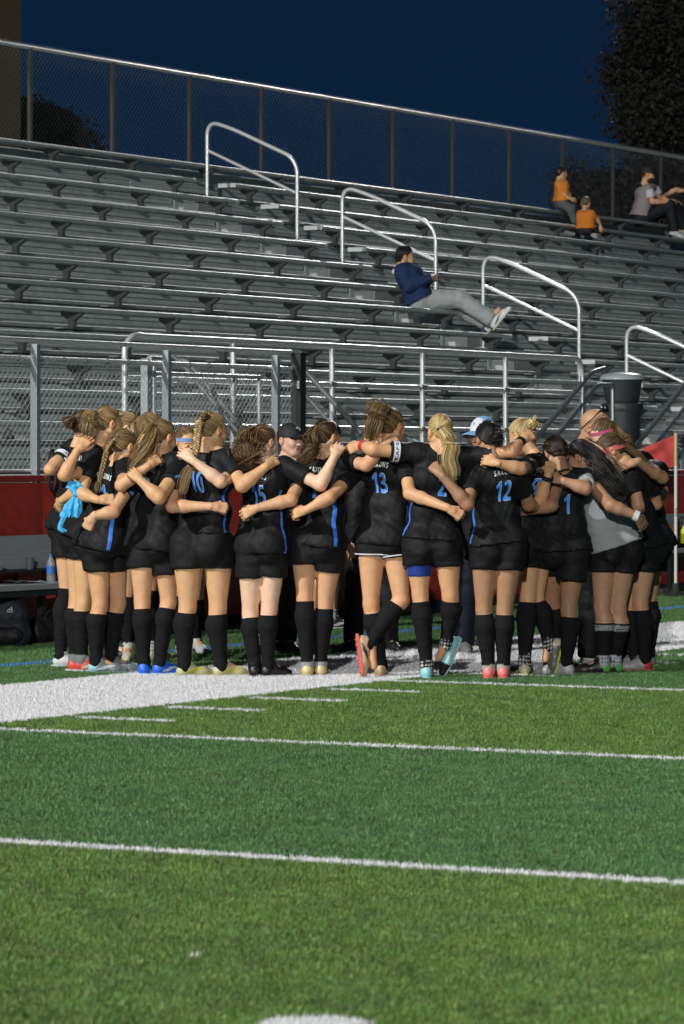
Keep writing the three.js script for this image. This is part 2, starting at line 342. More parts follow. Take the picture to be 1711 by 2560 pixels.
// the padded wall between field and stand: vinyl panels strapped side by side
{
  const o = thing('padded_wall', 'low dark red padded wall along the foot of the bleachers', 'wall');
  M.vinyl = std([0.5, 0.045, 0.027], 0.5, 0, { map: noiseMap(256, 2.2, 0.7, [0.72, 0.72, 0.72], [1, 1, 1], 1) });
  M.cap2 = std([0.3, 0.03, 0.018], 0.45);
  M.rubber = std([0.02, 0.021, 0.021], 0.8);
  const seam = uOn(108, WALLV), wide = 1.83;
  for (let i = -5; i < 24; i++) {
    const u = seam + i * wide, W0 = wide - 0.008, H0 = WALLH - 0.15, g = new THREE.BoxGeometry(W0, H0, 0.07, 36, 22, 1), p = g.attributes.position;
    for (let k = 0; k < p.count; k++) if (p.getZ(k) > 0) {       // soft front: bulges a little, with shallow creases
      const x = p.getX(k), y = p.getY(k), ex = 1 - Math.pow(Math.abs(x) / (W0 / 2), 10), ey = 1 - Math.pow(Math.abs(y) / (H0 / 2), 8);
      p.setZ(k, 0.035 + 0.022 * ex * ey + ex * (0.007 * noise3(x * 1.6 + i * 9, y * 5, 2.5) + 0.005 * noise3(x * 5 + i, y * 1.5 + 0.6 * x, 8)));
    }
    g.computeVertexNormals();
    part(o, 'wall_panel', g.translate(u + wide / 2, 0.09 + H0 / 2, -(WALLV + 0.036)), M.vinyl);
    part(o, 'panel_top', rbox(wide - 0.008, 0.05, 0.11, 0.012, u + wide / 2, WALLH - 0.028, -(WALLV + 0.03)), M.cap2);
  }
  part(o, 'base_strip', box(29 * wide, 0.085, 0.05, seam + 9.5 * wide, 0.0435, -(WALLV + 0.03)), M.rubber);
  part(o, 'backing_frame', box(29 * wide, WALLH - 0.06, 0.05, seam + 9.5 * wide, WALLH / 2 - 0.03, -(WALLV + 0.14)), M.bracket);
  settle(o, P(seam, WALLV));
}
// chain-link fence on top of the wall, near end, with its posts and two top pipes
{
  const v = WALLV + 0.1, o = thing('chain_link_fence', 'galvanised chain-link fence on the red wall in front of the bleachers', 'fence');
  const end = uOn(744, v), start = 15;
  const posts = [-520, -240, 89, 417, 690].map((x) => uOn(x, v));
  for (const u of posts) part(o, 'post', rbox(0.05, 1.18, 0.062, 0.004, u, WALLH - 0.2 + 0.59 + 0.02, -v), M.post);
  part(o, 'top_pipe', pipe(P(start, v + 0.055, 2.295), P(end - 0.02, v + 0.055, 2.295), 0.021), M.rail);
  part(o, 'rail_pipe', pipe(P(start, v + 0.052, 2.155), P(end - 0.02, v + 0.052, 2.155), 0.021), M.rail);
  part(o, 'bottom_pipe', pipe(P(start, v + 0.04, WALLH + 0.03), P(end, v + 0.04, WALLH + 0.03), 0.014), M.rail);
  for (let u = start + 0.3; u < end; u += 0.31) part(o, 'wire_tie', new THREE.TorusGeometry(0.0235, 0.004, 5, 12).rotateY(Math.PI / 2 - 0.2).translate(u, 2.155, -(v + 0.052)), M.bracket);
  part(o, 'chain_link_mesh', wireMesh(P(19.5, v + 0.028, WALLH + 0.02), alongU, upY, end - 19.5 - 0.05, 0.88, 0.066, 0.0018), M.wire, 'stuff');
  settle(o, P(start, v, WALLH));
}
{ // gate posts where the fence ends
  const v = WALLV + 0.1, u = uOn(744, v), o = thing('gate_post', 'thick dark steel gate post at the end of the chain-link fence', 'post');
  part(o, 'post', rbox(0.1, 2.28, 0.1, 0.006, u + 0.05, 1.14, -(v + 0.02)), M.blackPost);
  part(o, 'cap', rbox(0.11, 0.02, 0.11, 0.006, u + 0.05, 2.29, -(v + 0.02)), M.blackPost);
  part(o, 'hinge', join([pipe(P(u - 0.02, v - 0.02, 1.98), P(u - 0.02, v - 0.02, 2.05), 0.02), box(0.09, 0.03, 0.03, u - 0.04, 2.015, -(v))]), M.galv);
  settle(o, P(u, v));
  const g = thing('fence_gate', 'open chain-link gate leaf folded behind the fence beside the blonde ponytail', 'gate'), vg = 16.3;
  const ua = uOn(366, vg), ub = uOn(384, vg), uc = uOn(648, vg);
  part(g, 'gate_post', rbox(0.07, 2.2, 0.07, 0.006, ua, 1.1, -vg), M.post);
  part(g, 'frame', join([pipe(P(ub, vg, 0.9), P(ub, vg, 2.22), 0.022), pipe(P(uc, vg, 0.9), P(uc, vg, 2.08), 0.02), pipe(P(ub, vg, 2.08), P(uc, vg, 2.08), 0.02), pipe(P(ub, vg, 0.95), P(uc, vg, 0.95), 0.02)]), M.rail);
  part(g, 'latch', join([pipe(P(ua, vg - 0.03, 2.2), P(ub + 0.12, vg - 0.03, 2.2), 0.024), rbox(0.06, 0.07, 0.06, 0.01, ub + 0.13, 2.19, -(vg - 0.03))]), M.galv);
  part(g, 'chain_link_mesh', wireMesh(P(ub, vg + 0.02, 0.95), alongU, upY, uc - ub, 1.12), M.wire, 'stuff');
  settle(g, P(ua, vg));
}
// guard rail along the front edge of the bleacher deck
{
  const v = 16.6, y = deckH(K0), o = thing('guard_rail', 'silver pipe guard rail along the front edge of the bleachers', 'railing');
  const u0 = 25.95, u1 = 34.62;
  part(o, 'top_rail', bentPipe([P(u0, v, y), P(u0, v, 2.4), P(u1, v, 2.4), P(u1 + 0.05, v, y - 0.25)], 0.026, 0.16, 12), M.rail);
  part(o, 'mid_rail', pipe(P(u0, v, 2.055), P(u1, v, 2.055), 0.019), M.rail);
  part(o, 'low_rail', pipe(P(u0, v, 1.66), P(u1, v, 1.66), 0.019), M.rail);
  for (let i = 0; i < 5; i++) { const u = 27.68 + i * 1.735; if (u < u1 - 0.2) { const p = part(o, 'upright', pipe(P(u, v, y), P(u, v, 2.385), 0.025), M.rail); part(p, 'fitting', join([pipe(P(u - 0.05, v, 2.055), P(u + 0.05, v, 2.055), 0.027), pipe(P(u - 0.05, v, 1.66), P(u + 0.05, v, 1.66), 0.027)]), M.galv); } }
  settle(o, P(u0, v, y));
}
// stair rails that slope down to the field
function stairRail(name, label, poly, meshSpec, mat = M.galv) {
  const o = thing(name, label, 'railing');
  for (const [nm, pts, r, R] of poly) part(o, nm, bentPipe(pts, r, R ?? 0.05), mat);
  if (meshSpec) part(o, 'chain_link_mesh', wireMesh(...meshSpec), M.wire, 'stuff');
  settle(o, poly[0][1][0].clone());
}
{
  const a = (x, y) => onU(x, y, 27.3), b = (x, y) => onU(x, y, 28.45);
  stairRail('stair_rail', 'double sloping stair pipe seen through the chain-link fence', [['rail_pipe', [a(432, 890), a(452, 905), a(620, 1110)], 0.02], ['rail_pipe', [a(455, 900), a(470, 905), a(640, 1110)], 0.02]], null, M.bracket);
  const t0 = b(762, 925), t1 = b(905, 1085);
  stairRail('stair_rail', 'sloping chain-link stair rail beside the dark gate post', [['rail_pipe', [t0, t1], 0.024], ['rail_pipe', [b(762, 985), b(850, 1085)], 0.018]], [t0, t1.clone().sub(t0), V3(0, -1, 0), t0.distanceTo(t1), 0.34], M.bracket);
  const v = 16.25, c = (x, y) => onV(x, y, v);
  stairRail('stair_rail', 'sloping silver stair rail left of the grey trash can', [['rail_pipe', [c(1330, 1108), c(1478, 932), c(1512, 921)], 0.026, 0.08], ['rail_pipe', [c(1385, 1100), c(1494, 962), c(1532, 962), c(1533, 1140)], 0.022, 0.05], ['post', [c(1457, 940), c(1455, 1140)], 0.024]],
    [c(1345, 1100), c(1478, 940).sub(c(1345, 1100)), V3(0, -1, 0), c(1345, 1100).distanceTo(c(1478, 940)), 0.42]);
  stairRail('stair_rail', 'sloping chain-link stair rail above the red corner flag', [['rail_pipe', [c(1575, 1135), c(1790, 862)], 0.026], ['rail_pipe', [c(1600, 1160), c(1790, 920)], 0.02]],
    [c(1580, 1135), c(1790, 868).sub(c(1580, 1135)), V3(0, -1, 0), c(1580, 1135).distanceTo(c(1790, 868)), 0.5]);
}
// tall fence along the back of the stand
{
  const v = 24.75, o = thing('back_fence', 'tall chain-link fence along the top of the bleachers against the sky', 'fence');
  for (let i = -3; i < 16; i++) { const u = 36.62 + i * 1.79; part(o, 'post', pipe(P(u, v, 0), P(u, v, 6.2), 0.032, 8), M.post2 ??= std([0.07, 0.062, 0.05], 0.7, 0.2)); }
  part(o, 'top_rail', pipe(P(30, v, 6.21), P(66, v, 6.21), 0.026, 8), M.rail);
  part(o, 'bottom_rail', pipe(P(30, v, 4.62), P(66, v, 4.62), 0.02, 8), M.galv);
  part(o, 'chain_link_mesh', wireMesh(P(33.5, v - 0.04, 4.6), alongU, upY, 25, 1.66, 0.075, 0.0009), M.wire, 'stuff');
  const knots = []; for (let i = 0; i < 420; i++) { const u = 33.5 + i * 0.06; knots.push(new THREE.CylinderGeometry(0.003, 0.003, 0.024, 3).rotateZ(rr(-0.5, 0.5)).translate(u, 6.238, -(v - 0.035))); }
  part(o, 'wire_tips', join(knots), M.rail, 'stuff');
  settle(o, P(30, v));
}
// ---------------------------------------------------------------- behind the stand: building and trees
{
  const o = thing('brick_building', 'dark brown building rising behind the near end of the bleachers', 'building');
  const c = atDepth(52, 300, 62), w = 16, h = 17, dpt = 12;          // its corner towards the stand
  M.brickwall = std([0.05, 0.036, 0.02], 0.9, 0, { map: noiseMap(256, 3, 0.6, [0.75, 0.75, 0.75], [1, 1, 1], 4) });
  const body = part(o, 'wall', box(w, h, dpt, 0, h / 2, 0), M.brickwall);
  for (let i = 0; i < 4; i++) for (let j = 0; j < 4; j++) { const wn = part(body, 'window', rbox(1.4, 1.8, 0.12, 0.02, -6 + i * 4, 2.6 + j * 3.9, dpt / 2 + 0.03), M.bracket); }
  part(o, 'parapet', box(w + 0.3, 0.5, dpt + 0.3, 0, h + 0.25, 0), M.brickwall);
  o.rotation.y = -(Math.PI / 2 - YAW) - Math.atan((52 - CX) / F);                   // its end wall runs straight away
  const right = V3(1, 0, 0).applyAxisAngle(upY, o.rotation.y), front = V3(0, 0, 1).applyAxisAngle(upY, o.rotation.y);
  o.position.set(c.x, 0, c.z).addScaledVector(right, -w / 2).addScaledVector(front, -dpt / 2);
}
function leafyTree(name, label, base, trunkH, blobs, leafN, size, mat, trunkR = 0.3) {
  const o = thing(name, label, 'tree', base, 'trees behind the bleachers');
  const top = V3(0, trunkH, 0), wood = [];
  wood.push(pipe(V3(0, 0, 0), V3(rr(-0.2, 0.2), trunkH * 0.6, 0), trunkR, 9, trunkR * 0.75), pipe(V3(0, trunkH * 0.55, 0), top, trunkR * 0.75, 9, trunkR * 0.5));
  for (const b of blobs) wood.push(pipe(V3(0, trunkH * rr(0.6, 0.95), 0), V3(b[0], b[1], b[2]), trunkR * 0.32, 6, 0.03));
  part(o, 'trunk', join(wood), M.bark ??= std([0.05, 0.04, 0.03], 0.95));
  const pos = [], total = blobs.reduce((s, b) => s + b[3] ** 2, 0);
  for (const b of blobs) {
    const n = Math.round(leafN * b[3] ** 2 / total);
    for (let c = 0; c < n / 14; c++) {                                // twigs with a dozen leaves each, thinner towards the edge of the crown
      const dir = V3(rr(-1, 1), rr(-1, 1), rr(-1, 1)); if (dir.length() > 1) { c--; continue; }
      const k = Math.pow(dir.length(), 0.55); dir.normalize().multiplyScalar(k * b[3] * (0.85 + 0.3 * noise3(dir.x * 2 + b[0], dir.y * 2 + b[1], dir.z * 2)));
      const t = V3(b[0], b[1], b[2]).add(dir), droop = rr(-0.7, 0.1);
      for (let i = 0; i < 14; i++) {
        const p = t.clone().add(V3(rr(-1, 1), rr(-1, 1) + droop * 0.4, rr(-1, 1)).multiplyScalar(size * 2.6));
        const a = V3(rr(-1, 1), rr(-1, 0.4), rr(-1, 1)).normalize(), s = V3(rr(-1, 1), rr(-1, 1), rr(-1, 1)).cross(a).normalize(), L = size * rr(0.7, 1.3), w = L * 0.32;
        const q = [p, p.clone().addScaledVector(a, L * 0.5).addScaledVector(s, w), p.clone().addScaledVector(a, L), p.clone().addScaledVector(a, L * 0.5).addScaledVector(s, -w)];
        for (const e of [q[0], q[1], q[2], q[0], q[2], q[3]]) pos.push(e.x, e.y, e.z);
      }
    }
  }
  const g = new THREE.BufferGeometry(); g.setAttribute('position', new THREE.Float32BufferAttribute(pos, 3)); g.computeVertexNormals();
  part(o, 'crown', g, mat);
  return o;
}
{
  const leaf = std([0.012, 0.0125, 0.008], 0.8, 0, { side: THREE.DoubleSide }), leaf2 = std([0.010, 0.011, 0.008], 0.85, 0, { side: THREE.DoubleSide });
  const big = (px, py, r, dz = 0) => { const c = atDepth(px, py, 62 + dz); return [c, r]; };
  const base = atDepth(1790, 800, 62).setY(0);
  const list = [[1790, -20, 1.3], [1700, 60, 1.15, 1], [1760, 180, 1.5], [1640, 20, 0.75, -1], [1600, 190, 0.75, 0], [1690, 250, 1.0, 1], [1620, 300, 0.7, -1], [1720, 380, 1.05], [1650, 345, 0.55, 1], [1800, 330, 1.2, 1], [1560, 175, 0.32], [1690, 480, 0.7, 1], [1780, 520, 1.1], [1640, 120, 0.55], [1720, 600, 0.8]].map(([x, y, r, dz]) => { const [c, R] = big(x, y, r, dz ?? 0); return [c.x - base.x, c.y, c.z - base.z, R]; });
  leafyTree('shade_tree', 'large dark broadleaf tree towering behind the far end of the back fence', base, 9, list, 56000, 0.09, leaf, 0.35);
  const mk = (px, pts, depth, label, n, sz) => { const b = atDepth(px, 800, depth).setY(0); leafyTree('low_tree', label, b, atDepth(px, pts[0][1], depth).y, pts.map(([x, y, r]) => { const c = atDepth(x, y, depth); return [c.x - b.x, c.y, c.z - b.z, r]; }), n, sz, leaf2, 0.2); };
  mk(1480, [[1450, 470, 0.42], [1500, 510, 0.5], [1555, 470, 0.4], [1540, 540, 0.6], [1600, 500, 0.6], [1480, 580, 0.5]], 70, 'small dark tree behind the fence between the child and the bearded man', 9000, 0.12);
  mk(120, [[80, 325, 0.42], [140, 335, 0.4], [55, 305, 0.4], [185, 355, 0.32], [110, 320, 0.3], [100, 380, 0.7], [205, 385, 0.3]], 72, 'low dark bush crown beside the brown building', 9000, 0.12);
}
// ---------------------------------------------------------------- bodies: distance fields meshed with surface nets
function fieldMesh(f, lo, hi, cell) {
  const nx = Math.ceil((hi[0] - lo[0]) / cell) + 1, ny = Math.ceil((hi[1] - lo[1]) / cell) + 1, nz = Math.ceil((hi[2] - lo[2]) / cell) + 1, sx = 1, sy = nx, sz = nx * ny;
  const val = new Float32Array(nx * ny * nz).fill(1), B = 4, far = B * cell * 0.5 * 1.74 * 1.35;
  for (let bz = 0; bz < nz; bz += B) for (let by = 0; by < ny; by += B) for (let bx = 0; bx < nx; bx += B) {
    const d = f(lo[0] + (bx + 1.5) * cell, lo[1] + (by + 1.5) * cell, lo[2] + (bz + 1.5) * cell), skip = Math.abs(d) > far;
    for (let z = bz; z < Math.min(nz, bz + B); z++) for (let y = by; y < Math.min(ny, by + B); y++) for (let x = bx; x < Math.min(nx, bx + B); x++)
      val[x + y * sy + z * sz] = skip ? d : f(lo[0] + x * cell, lo[1] + y * cell, lo[2] + z * cell);
  }
  const id = new Int32Array(nx * ny * nz).fill(-1), pos = [], idx = [], E = [[0, 1], [0, 2], [0, 4], [1, 3], [1, 5], [2, 3], [2, 6], [3, 7], [4, 5], [4, 6], [5, 7], [6, 7]], v = new Float32Array(8);
  for (let z = 0; z < nz - 1; z++) for (let y = 0; y < ny - 1; y++) for (let x = 0; x < nx - 1; x++) {
    const o = x + y * sy + z * sz; let m = 0;
    for (let i = 0; i < 8; i++) { v[i] = val[o + (i & 1) + ((i >> 1) & 1) * sy + (i >> 2) * sz]; if (v[i] < 0) m |= 1 << i; }
    if (m === 0 || m === 255) continue;
    let px = 0, py = 0, pz = 0, n = 0;
    for (const [a, b] of E) if ((v[a] < 0) !== (v[b] < 0)) { const t = v[a] / (v[a] - v[b]); px += lerp(a & 1, b & 1, t); py += lerp((a >> 1) & 1, (b >> 1) & 1, t); pz += lerp(a >> 2, b >> 2, t); n++; }
    id[o] = pos.length / 3; pos.push(lo[0] + (x + px / n) * cell, lo[1] + (y + py / n) * cell, lo[2] + (z + pz / n) * cell);
  }
  const quad = (a, b, c, d, flip) => { if (a < 0 || b < 0 || c < 0 || d < 0) return; flip ? idx.push(a, c, b, a, d, c) : idx.push(a, b, c, a, c, d); };
  for (let z = 1; z < nz - 1; z++) for (let y = 1; y < ny - 1; y++) for (let x = 1; x < nx - 1; x++) {
    const o = x + y * sy + z * sz, s = val[o] < 0;
    if (s !== (val[o + sx] < 0)) quad(id[o], id[o - sy], id[o - sy - sz], id[o - sz], s);
    if (s !== (val[o + sy] < 0)) quad(id[o], id[o - sz], id[o - sx - sz], id[o - sx], s);
    if (s !== (val[o + sz] < 0)) quad(id[o], id[o - sx], id[o - sx - sy], id[o - sy], s);
  }
  const g = new THREE.BufferGeometry(); g.setAttribute('position', new THREE.Float32BufferAttribute(pos, 3)); g.setIndex(idx); g.computeVertexNormals();
  return g;
}
const smin = (a, b, k) => { const h = Math.max(k - Math.abs(a - b), 0) / k; return Math.min(a, b) - h * h * k * 0.25; };
// bone: tapered capsule stored as plain numbers
const bone = (a, b, ra, rb = ra, k = 0.03) => ({ ax: a.x, ay: a.y, az: a.z, dx: b.x - a.x, dy: b.y - a.y, dz: b.z - a.z, il: 1 / Math.max(1e-9, a.distanceToSquared(b)), ra, rb: rb - ra, k });
const dBone = (o, x, y, z) => { const px = x - o.ax, py = y - o.ay, pz = z - o.az, t = clamp((px * o.dx + py * o.dy + pz * o.dz) * o.il, 0, 1), qx = px - o.dx * t, qy = py - o.dy * t, qz = pz - o.dz * t; return Math.sqrt(qx * qx + qy * qy + qz * qz) - o.ra - o.rb * t; };
const dBones = (list, x, y, z) => { let d = 9; for (const o of list) d = smin(d, dBone(o, x, y, z), o.k); return d; };
const dEll = (x, y, z, cx, cy, cz, rx, ry, rz) => { const a = (x - cx) / rx, b = (y - cy) / ry, c = (z - cz) / rz, k0 = Math.sqrt(a * a + b * b + c * c), k1 = Math.sqrt(a * a / rx / rx + b * b / ry / ry + c * c / rz / rz); return k0 < 1e-6 ? -Math.min(rx, ry, rz) : k0 * (k0 - 1) / k1; };
function bounds(bones, pad) {
  const lo = [1e9, 1e9, 1e9], hi = [-1e9, -1e9, -1e9];
  for (const o of bones) for (const t of [0, 1]) { const r = o.ra + o.rb * t + pad, p = [o.ax + o.dx * t, o.ay + o.dy * t, o.az + o.dz * t]; for (let c = 0; c < 3; c++) { lo[c] = Math.min(lo[c], p[c] - r); hi[c] = Math.max(hi[c], p[c] + r); } }
  return [lo, hi];
}
function paint(g, fn) { const p = g.attributes.position, c = new Float32Array(p.count * 3); for (let i = 0; i < p.count; i++) { const q = fn(p.getX(i), p.getY(i), p.getZ(i)); c.set(q, i * 3); } g.setAttribute('color', new THREE.BufferAttribute(c, 3)); return g; }

// a head: y up, z towards the face, origin between the ears; colours multiply the person's skin
const headGeo = (() => {
  const f = (x, y, z) => {
    const ax = Math.abs(x);
    let d = dEll(x, y, z, 0, 0.03, -0.012, 0.074, 0.086, 0.095);
    d = smin(d, dEll(x, y, z, 0, -0.032, 0.022, 0.06, 0.084, 0.066), 0.03);
    d = smin(d, Math.hypot(ax * 0.8, y + 0.09, z - 0.056) - 0.024, 0.03);
    d = smin(d, dBone(H_.jaw, ax, y, z), 0.02);
    d = smin(d, Math.hypot(ax - 0.036, y + 0.026, z - 0.062) - 0.024, 0.025);
    d = smin(d, dBone(H_.brow, ax, y, z), 0.015);
    d = -smin(-d, Math.hypot(ax - 0.031, y - 0.003, z - 0.1) - 0.015, 0.012);
    d = Math.min(d, Math.hypot(ax - 0.031, y - 0.002, z - 0.078) - 0.0125);
    d = smin(d, dBone(H_.nose, x, y, z), 0.01); d = smin(d, Math.hypot(ax - 0.011, y + 0.033, z - 0.094) - 0.008, 0.008);
    d = smin(d, dBone(H_.lip, x, y, z), 0.008); d = smin(d, dBone(H_.lip2, x, y, z), 0.008);
    d = smin(d, Math.max(dEll(x, y, z, ax === x ? 0.077 : -0.077, -0.004, -0.012, 0.013, 0.033, 0.021), -(Math.hypot(ax - 0.09, y, z + 0.008) - 0.012)), 0.006);
    return smin(d, dBone(H_.neck, x, y, z), 0.03);
  };
  const H_ = { jaw: bone(V3(0.05, -0.045, -0.005), V3(0.02, -0.09, 0.05), 0.02, 0.018), brow: bone(V3(0.012, 0.02, 0.082), V3(0.045, 0.017, 0.062), 0.009, 0.008), nose: bone(V3(0, 0.004, 0.086), V3(0, -0.03, 0.104), 0.008, 0.011), lip: bone(V3(-0.018, -0.055, 0.082), V3(0.018, -0.055, 0.082), 0.006), lip2: bone(V3(-0.015, -0.064, 0.08), V3(0.015, -0.064, 0.08), 0.0065), neck: bone(V3(0, -0.05, -0.024), V3(0, -0.15, -0.045), 0.044, 0.045) };
  const g = fieldMesh(f, [-0.11, -0.16, -0.13], [0.11, 0.135, 0.13], 0.0045);
  return g;
})();
function headColours(g, brow) {
  return paint(g, (x, y, z) => {
    const ax = Math.abs(x);
    if (z > 0.06) {
      if (ax < 0.024 - Math.abs(y + 0.059) * 0.8 && Math.abs(y + 0.059) < 0.011) return [0.78, 0.5, 0.48];
      const e = Math.hypot((ax - 0.031) / 1.5, y - 0.002); if (e < 0.0058) return Math.hypot(ax - 0.031, y - 0.002) < 0.0055 ? [0.08, 0.06, 0.05] : [0.95, 1.05, 1.15];
      if (ax > 0.014 && ax < 0.05 && Math.abs(y - 0.024 + Math.max(0, ax - 0.035) * 0.5) < 0.0045) return brow;
    }
    if (ax > 0.08) return [1.02, 0.86, 0.82];
    return [1, 1, 1];
  });
}
// hands: wrist at the origin, fingers along y, palm towards z, thumb on +x
const HANDS = {};
for (const [pose, curl, spread] of [['grip', [32, 58, 30], 1], ['fist', [72, 92, 55], 0.8], ['relaxed', [16, 30, 18], 1], ['flat', [10, 14, 8], 1.1]]) {
  const bones = [bone(V3(0, -0.03, 0), V3(0, 0.02, 0), 0.024, 0.026, 0.02)], D = Math.PI / 180;
  [[0.024, 0.043, 1], [0.008, 0.046, 1.1], [-0.008, 0.044, 1.02], [-0.023, 0.038, 0.82]].forEach(([x, len, s], i) => {
    const k = V3(x * 1.22, 0.085 - Math.abs(i - 1) * 0.004, 0);
    bones.push(bone(V3(x * 0.7, 0.005, 0), k, 0.0145, 0.0115, 0.014));
    let p = k, a = 0; const fan = x * 4 * spread;
    [len, len * 0.62, len * 0.48].forEach((l, j) => { a += curl[j] * D * (0.9 + 0.08 * i); const q = p.clone().add(V3(Math.sin(fan) * l * Math.cos(a), Math.cos(a) * l, Math.sin(a) * l)); bones.push(bone(p, q, 0.0088 - j * 0.0008, 0.0082 - j * 0.001, 0.003)); p = q; });
  });
  const t0 = V3(0.018, 0.015, 0.006), t1 = V3(0.042, 0.042, 0.016), bend = pose === 'fist' ? 1 : 0, t2 = V3(0.05 - bend * 0.02, 0.072, 0.024 + bend * 0.016), t3 = V3(0.048 - bend * 0.036, 0.095 - bend * 0.008, 0.03 + bend * 0.014);
  bones.push(bone(t0, t1, 0.0155, 0.0125, 0.014), bone(t1, t2, 0.0115, 0.0102, 0.005), bone(t2, t3, 0.01, 0.0082, 0.004));
  const [lo, hi] = bounds(bones, 0.012);
  const g = paint(fieldMesh((x, y, z) => dBones(bones, x, y, z), lo, hi, 0.0042), (x, y) => y > 0.12 ? [1.02, 0.9, 0.86] : [1, 1, 1]);
  const m = g.clone().scale(-1, 1, 1); const ix = m.index.array; for (let i = 0; i < ix.length; i += 3) { const t = ix[i]; ix[i] = ix[i + 1]; ix[i + 1] = t; } m.computeVertexNormals();
  HANDS[pose] = { right: g, left: m };
}
// a football boot: heel at -z, toe at +z, ground at y = 0
const BOOT = (() => {
  const up = [bone(V3(0, 0.043, -0.05), V3(0, 0.045, -0.01), 0.034, 0.036, 0.02), bone(V3(0, 0.042, 0), V3(0.004, 0.032, 0.1), 0.036, 0.037, 0.02), bone(V3(0.004, 0.03, 0.09), V3(0.006, 0.025, 0.155), 0.04, 0.026, 0.02), bone(V3(0, 0.05, -0.03), V3(0, 0.112, -0.036), 0.037, 0.041, 0.02), bone(V3(0, 0.06, 0.02), V3(0, 0.095, -0.01), 0.03, 0.034, 0.02)];
  const hole = bone(V3(0, 0.09, -0.034), V3(0, 0.2, -0.034), 0.033);
  const f = (x, y, z) => Math.max(dBones(up, x, y, z), 0.016 - y, y - 0.112 - z * 0.12, -dBone(hole, x, y, z));
  const upper = fieldMesh(f, [-0.06, 0, -0.1], [0.06, 0.13, 0.2], 0.006);
  const s = new THREE.Shape(); s.moveTo(-0.028, -0.084); s.bezierCurveTo(-0.04, -0.04, -0.03, 0.02, -0.04, 0.1); s.bezierCurveTo(-0.04, 0.17, -0.01, 0.188, 0.006, 0.184); s.bezierCurveTo(0.04, 0.175, 0.046, 0.11, 0.036, 0.03); s.bezierCurveTo(0.03, -0.02, 0.04, -0.05, 0.028, -0.084); s.bezierCurveTo(0.015, -0.1, -0.015, -0.1, -0.028, -0.084);
  const sole = new THREE.ExtrudeGeometry(s, { depth: 0.009, bevelEnabled: true, bevelSize: 0.002, bevelThickness: 0.002, bevelSegments: 1, curveSegments: 8 }).rotateX(Math.PI / 2).translate(0, 0.018, 0);
  const studs = [[-0.02, -0.06], [0.02, -0.06], [-0.022, -0.025], [0.022, -0.025], [-0.026, 0.07], [0.026, 0.065], [-0.028, 0.11], [0.03, 0.105], [-0.016, 0.15], [0.022, 0.148], [0, 0.09]].map(([x, z]) => new THREE.CylinderGeometry(0.006, 0.0045, 0.011, 7).translate(x, 0.004, z));
  return { upper, sole: join([sole, ...studs]) };
})();
const hairMat = (rough = 0.42) => new THREE.MeshStandardMaterial({ vertexColors: true, roughness: rough, color: 0xffffff });
M.hair = hairMat();
// strands: thin three-sided tubes through given points, each with its own tone
class Strands {
  constructor() { this.pos = []; this.col = []; this.idx = []; }
  add(pts, r0, r1, c) {
    const n = pts.length, t = V3(0, 0, 0), a = V3(0, 0, 0), b = V3(0, 0, 0), ref = V3(0.31, 0.2, 0.93), from = this.pos.length / 3;
    for (let i = 0; i < n; i++) {
      t.copy(pts[Math.min(n - 1, i + 1)]).sub(pts[Math.max(0, i - 1)]).normalize(); a.crossVectors(t, ref).normalize(); b.crossVectors(t, a);
      const r = lerp(r0, r1, Math.pow(i / (n - 1), 2));
      for (let k = 0; k < 3; k++) { const w = k / 3 * 6.2832; this.pos.push(pts[i].x + (a.x * Math.cos(w) + b.x * Math.sin(w)) * r, pts[i].y + (a.y * Math.cos(w) + b.y * Math.sin(w)) * r, pts[i].z + (a.z * Math.cos(w) + b.z * Math.sin(w)) * r); this.col.push(...c); }
      if (i) for (let k = 0; k < 3; k++) { const p = from + (i - 1) * 3 + k, q = from + (i - 1) * 3 + (k + 1) % 3; this.idx.push(p, q, q + 3, p, q + 3, p + 3); }
    }
  }
  geometry() { const g = new THREE.BufferGeometry(); g.setAttribute('position', new THREE.Float32BufferAttribute(this.pos, 3)); g.setAttribute('color', new THREE.Float32BufferAttribute(this.col, 3)); g.setIndex(this.idx); g.computeVertexNormals(); return g; }
}
const tone = (base, streak, p = 0.3) => { const t = clamp(Math.pow(rnd(), 0.5 / p) * 1.05, 0, 1), k = rr(0.82, 1.18); return [0, 1, 2].map((c) => lerp(base[c], streak[c], t) * k); };
const curve = (pts, n) => pts.length < 3 ? Array.from({ length: n + 1 }, (_, i) => pts[0].clone().lerp(pts[pts.length - 1], i / n)) : new THREE.CatmullRomCurve3(pts, false, 'centripetal').getPoints(n);
function frameAt(list, i) { const t = list[Math.min(list.length - 1, i + 1)].clone().sub(list[Math.max(0, i - 1)]).normalize(), a = V3(0, 0, 0).crossVectors(t, Math.abs(t.y) > 0.9 ? FWD : V3(0, 1, 0)).normalize(); return [a, V3(0, 0, 0).crossVectors(t, a)]; }
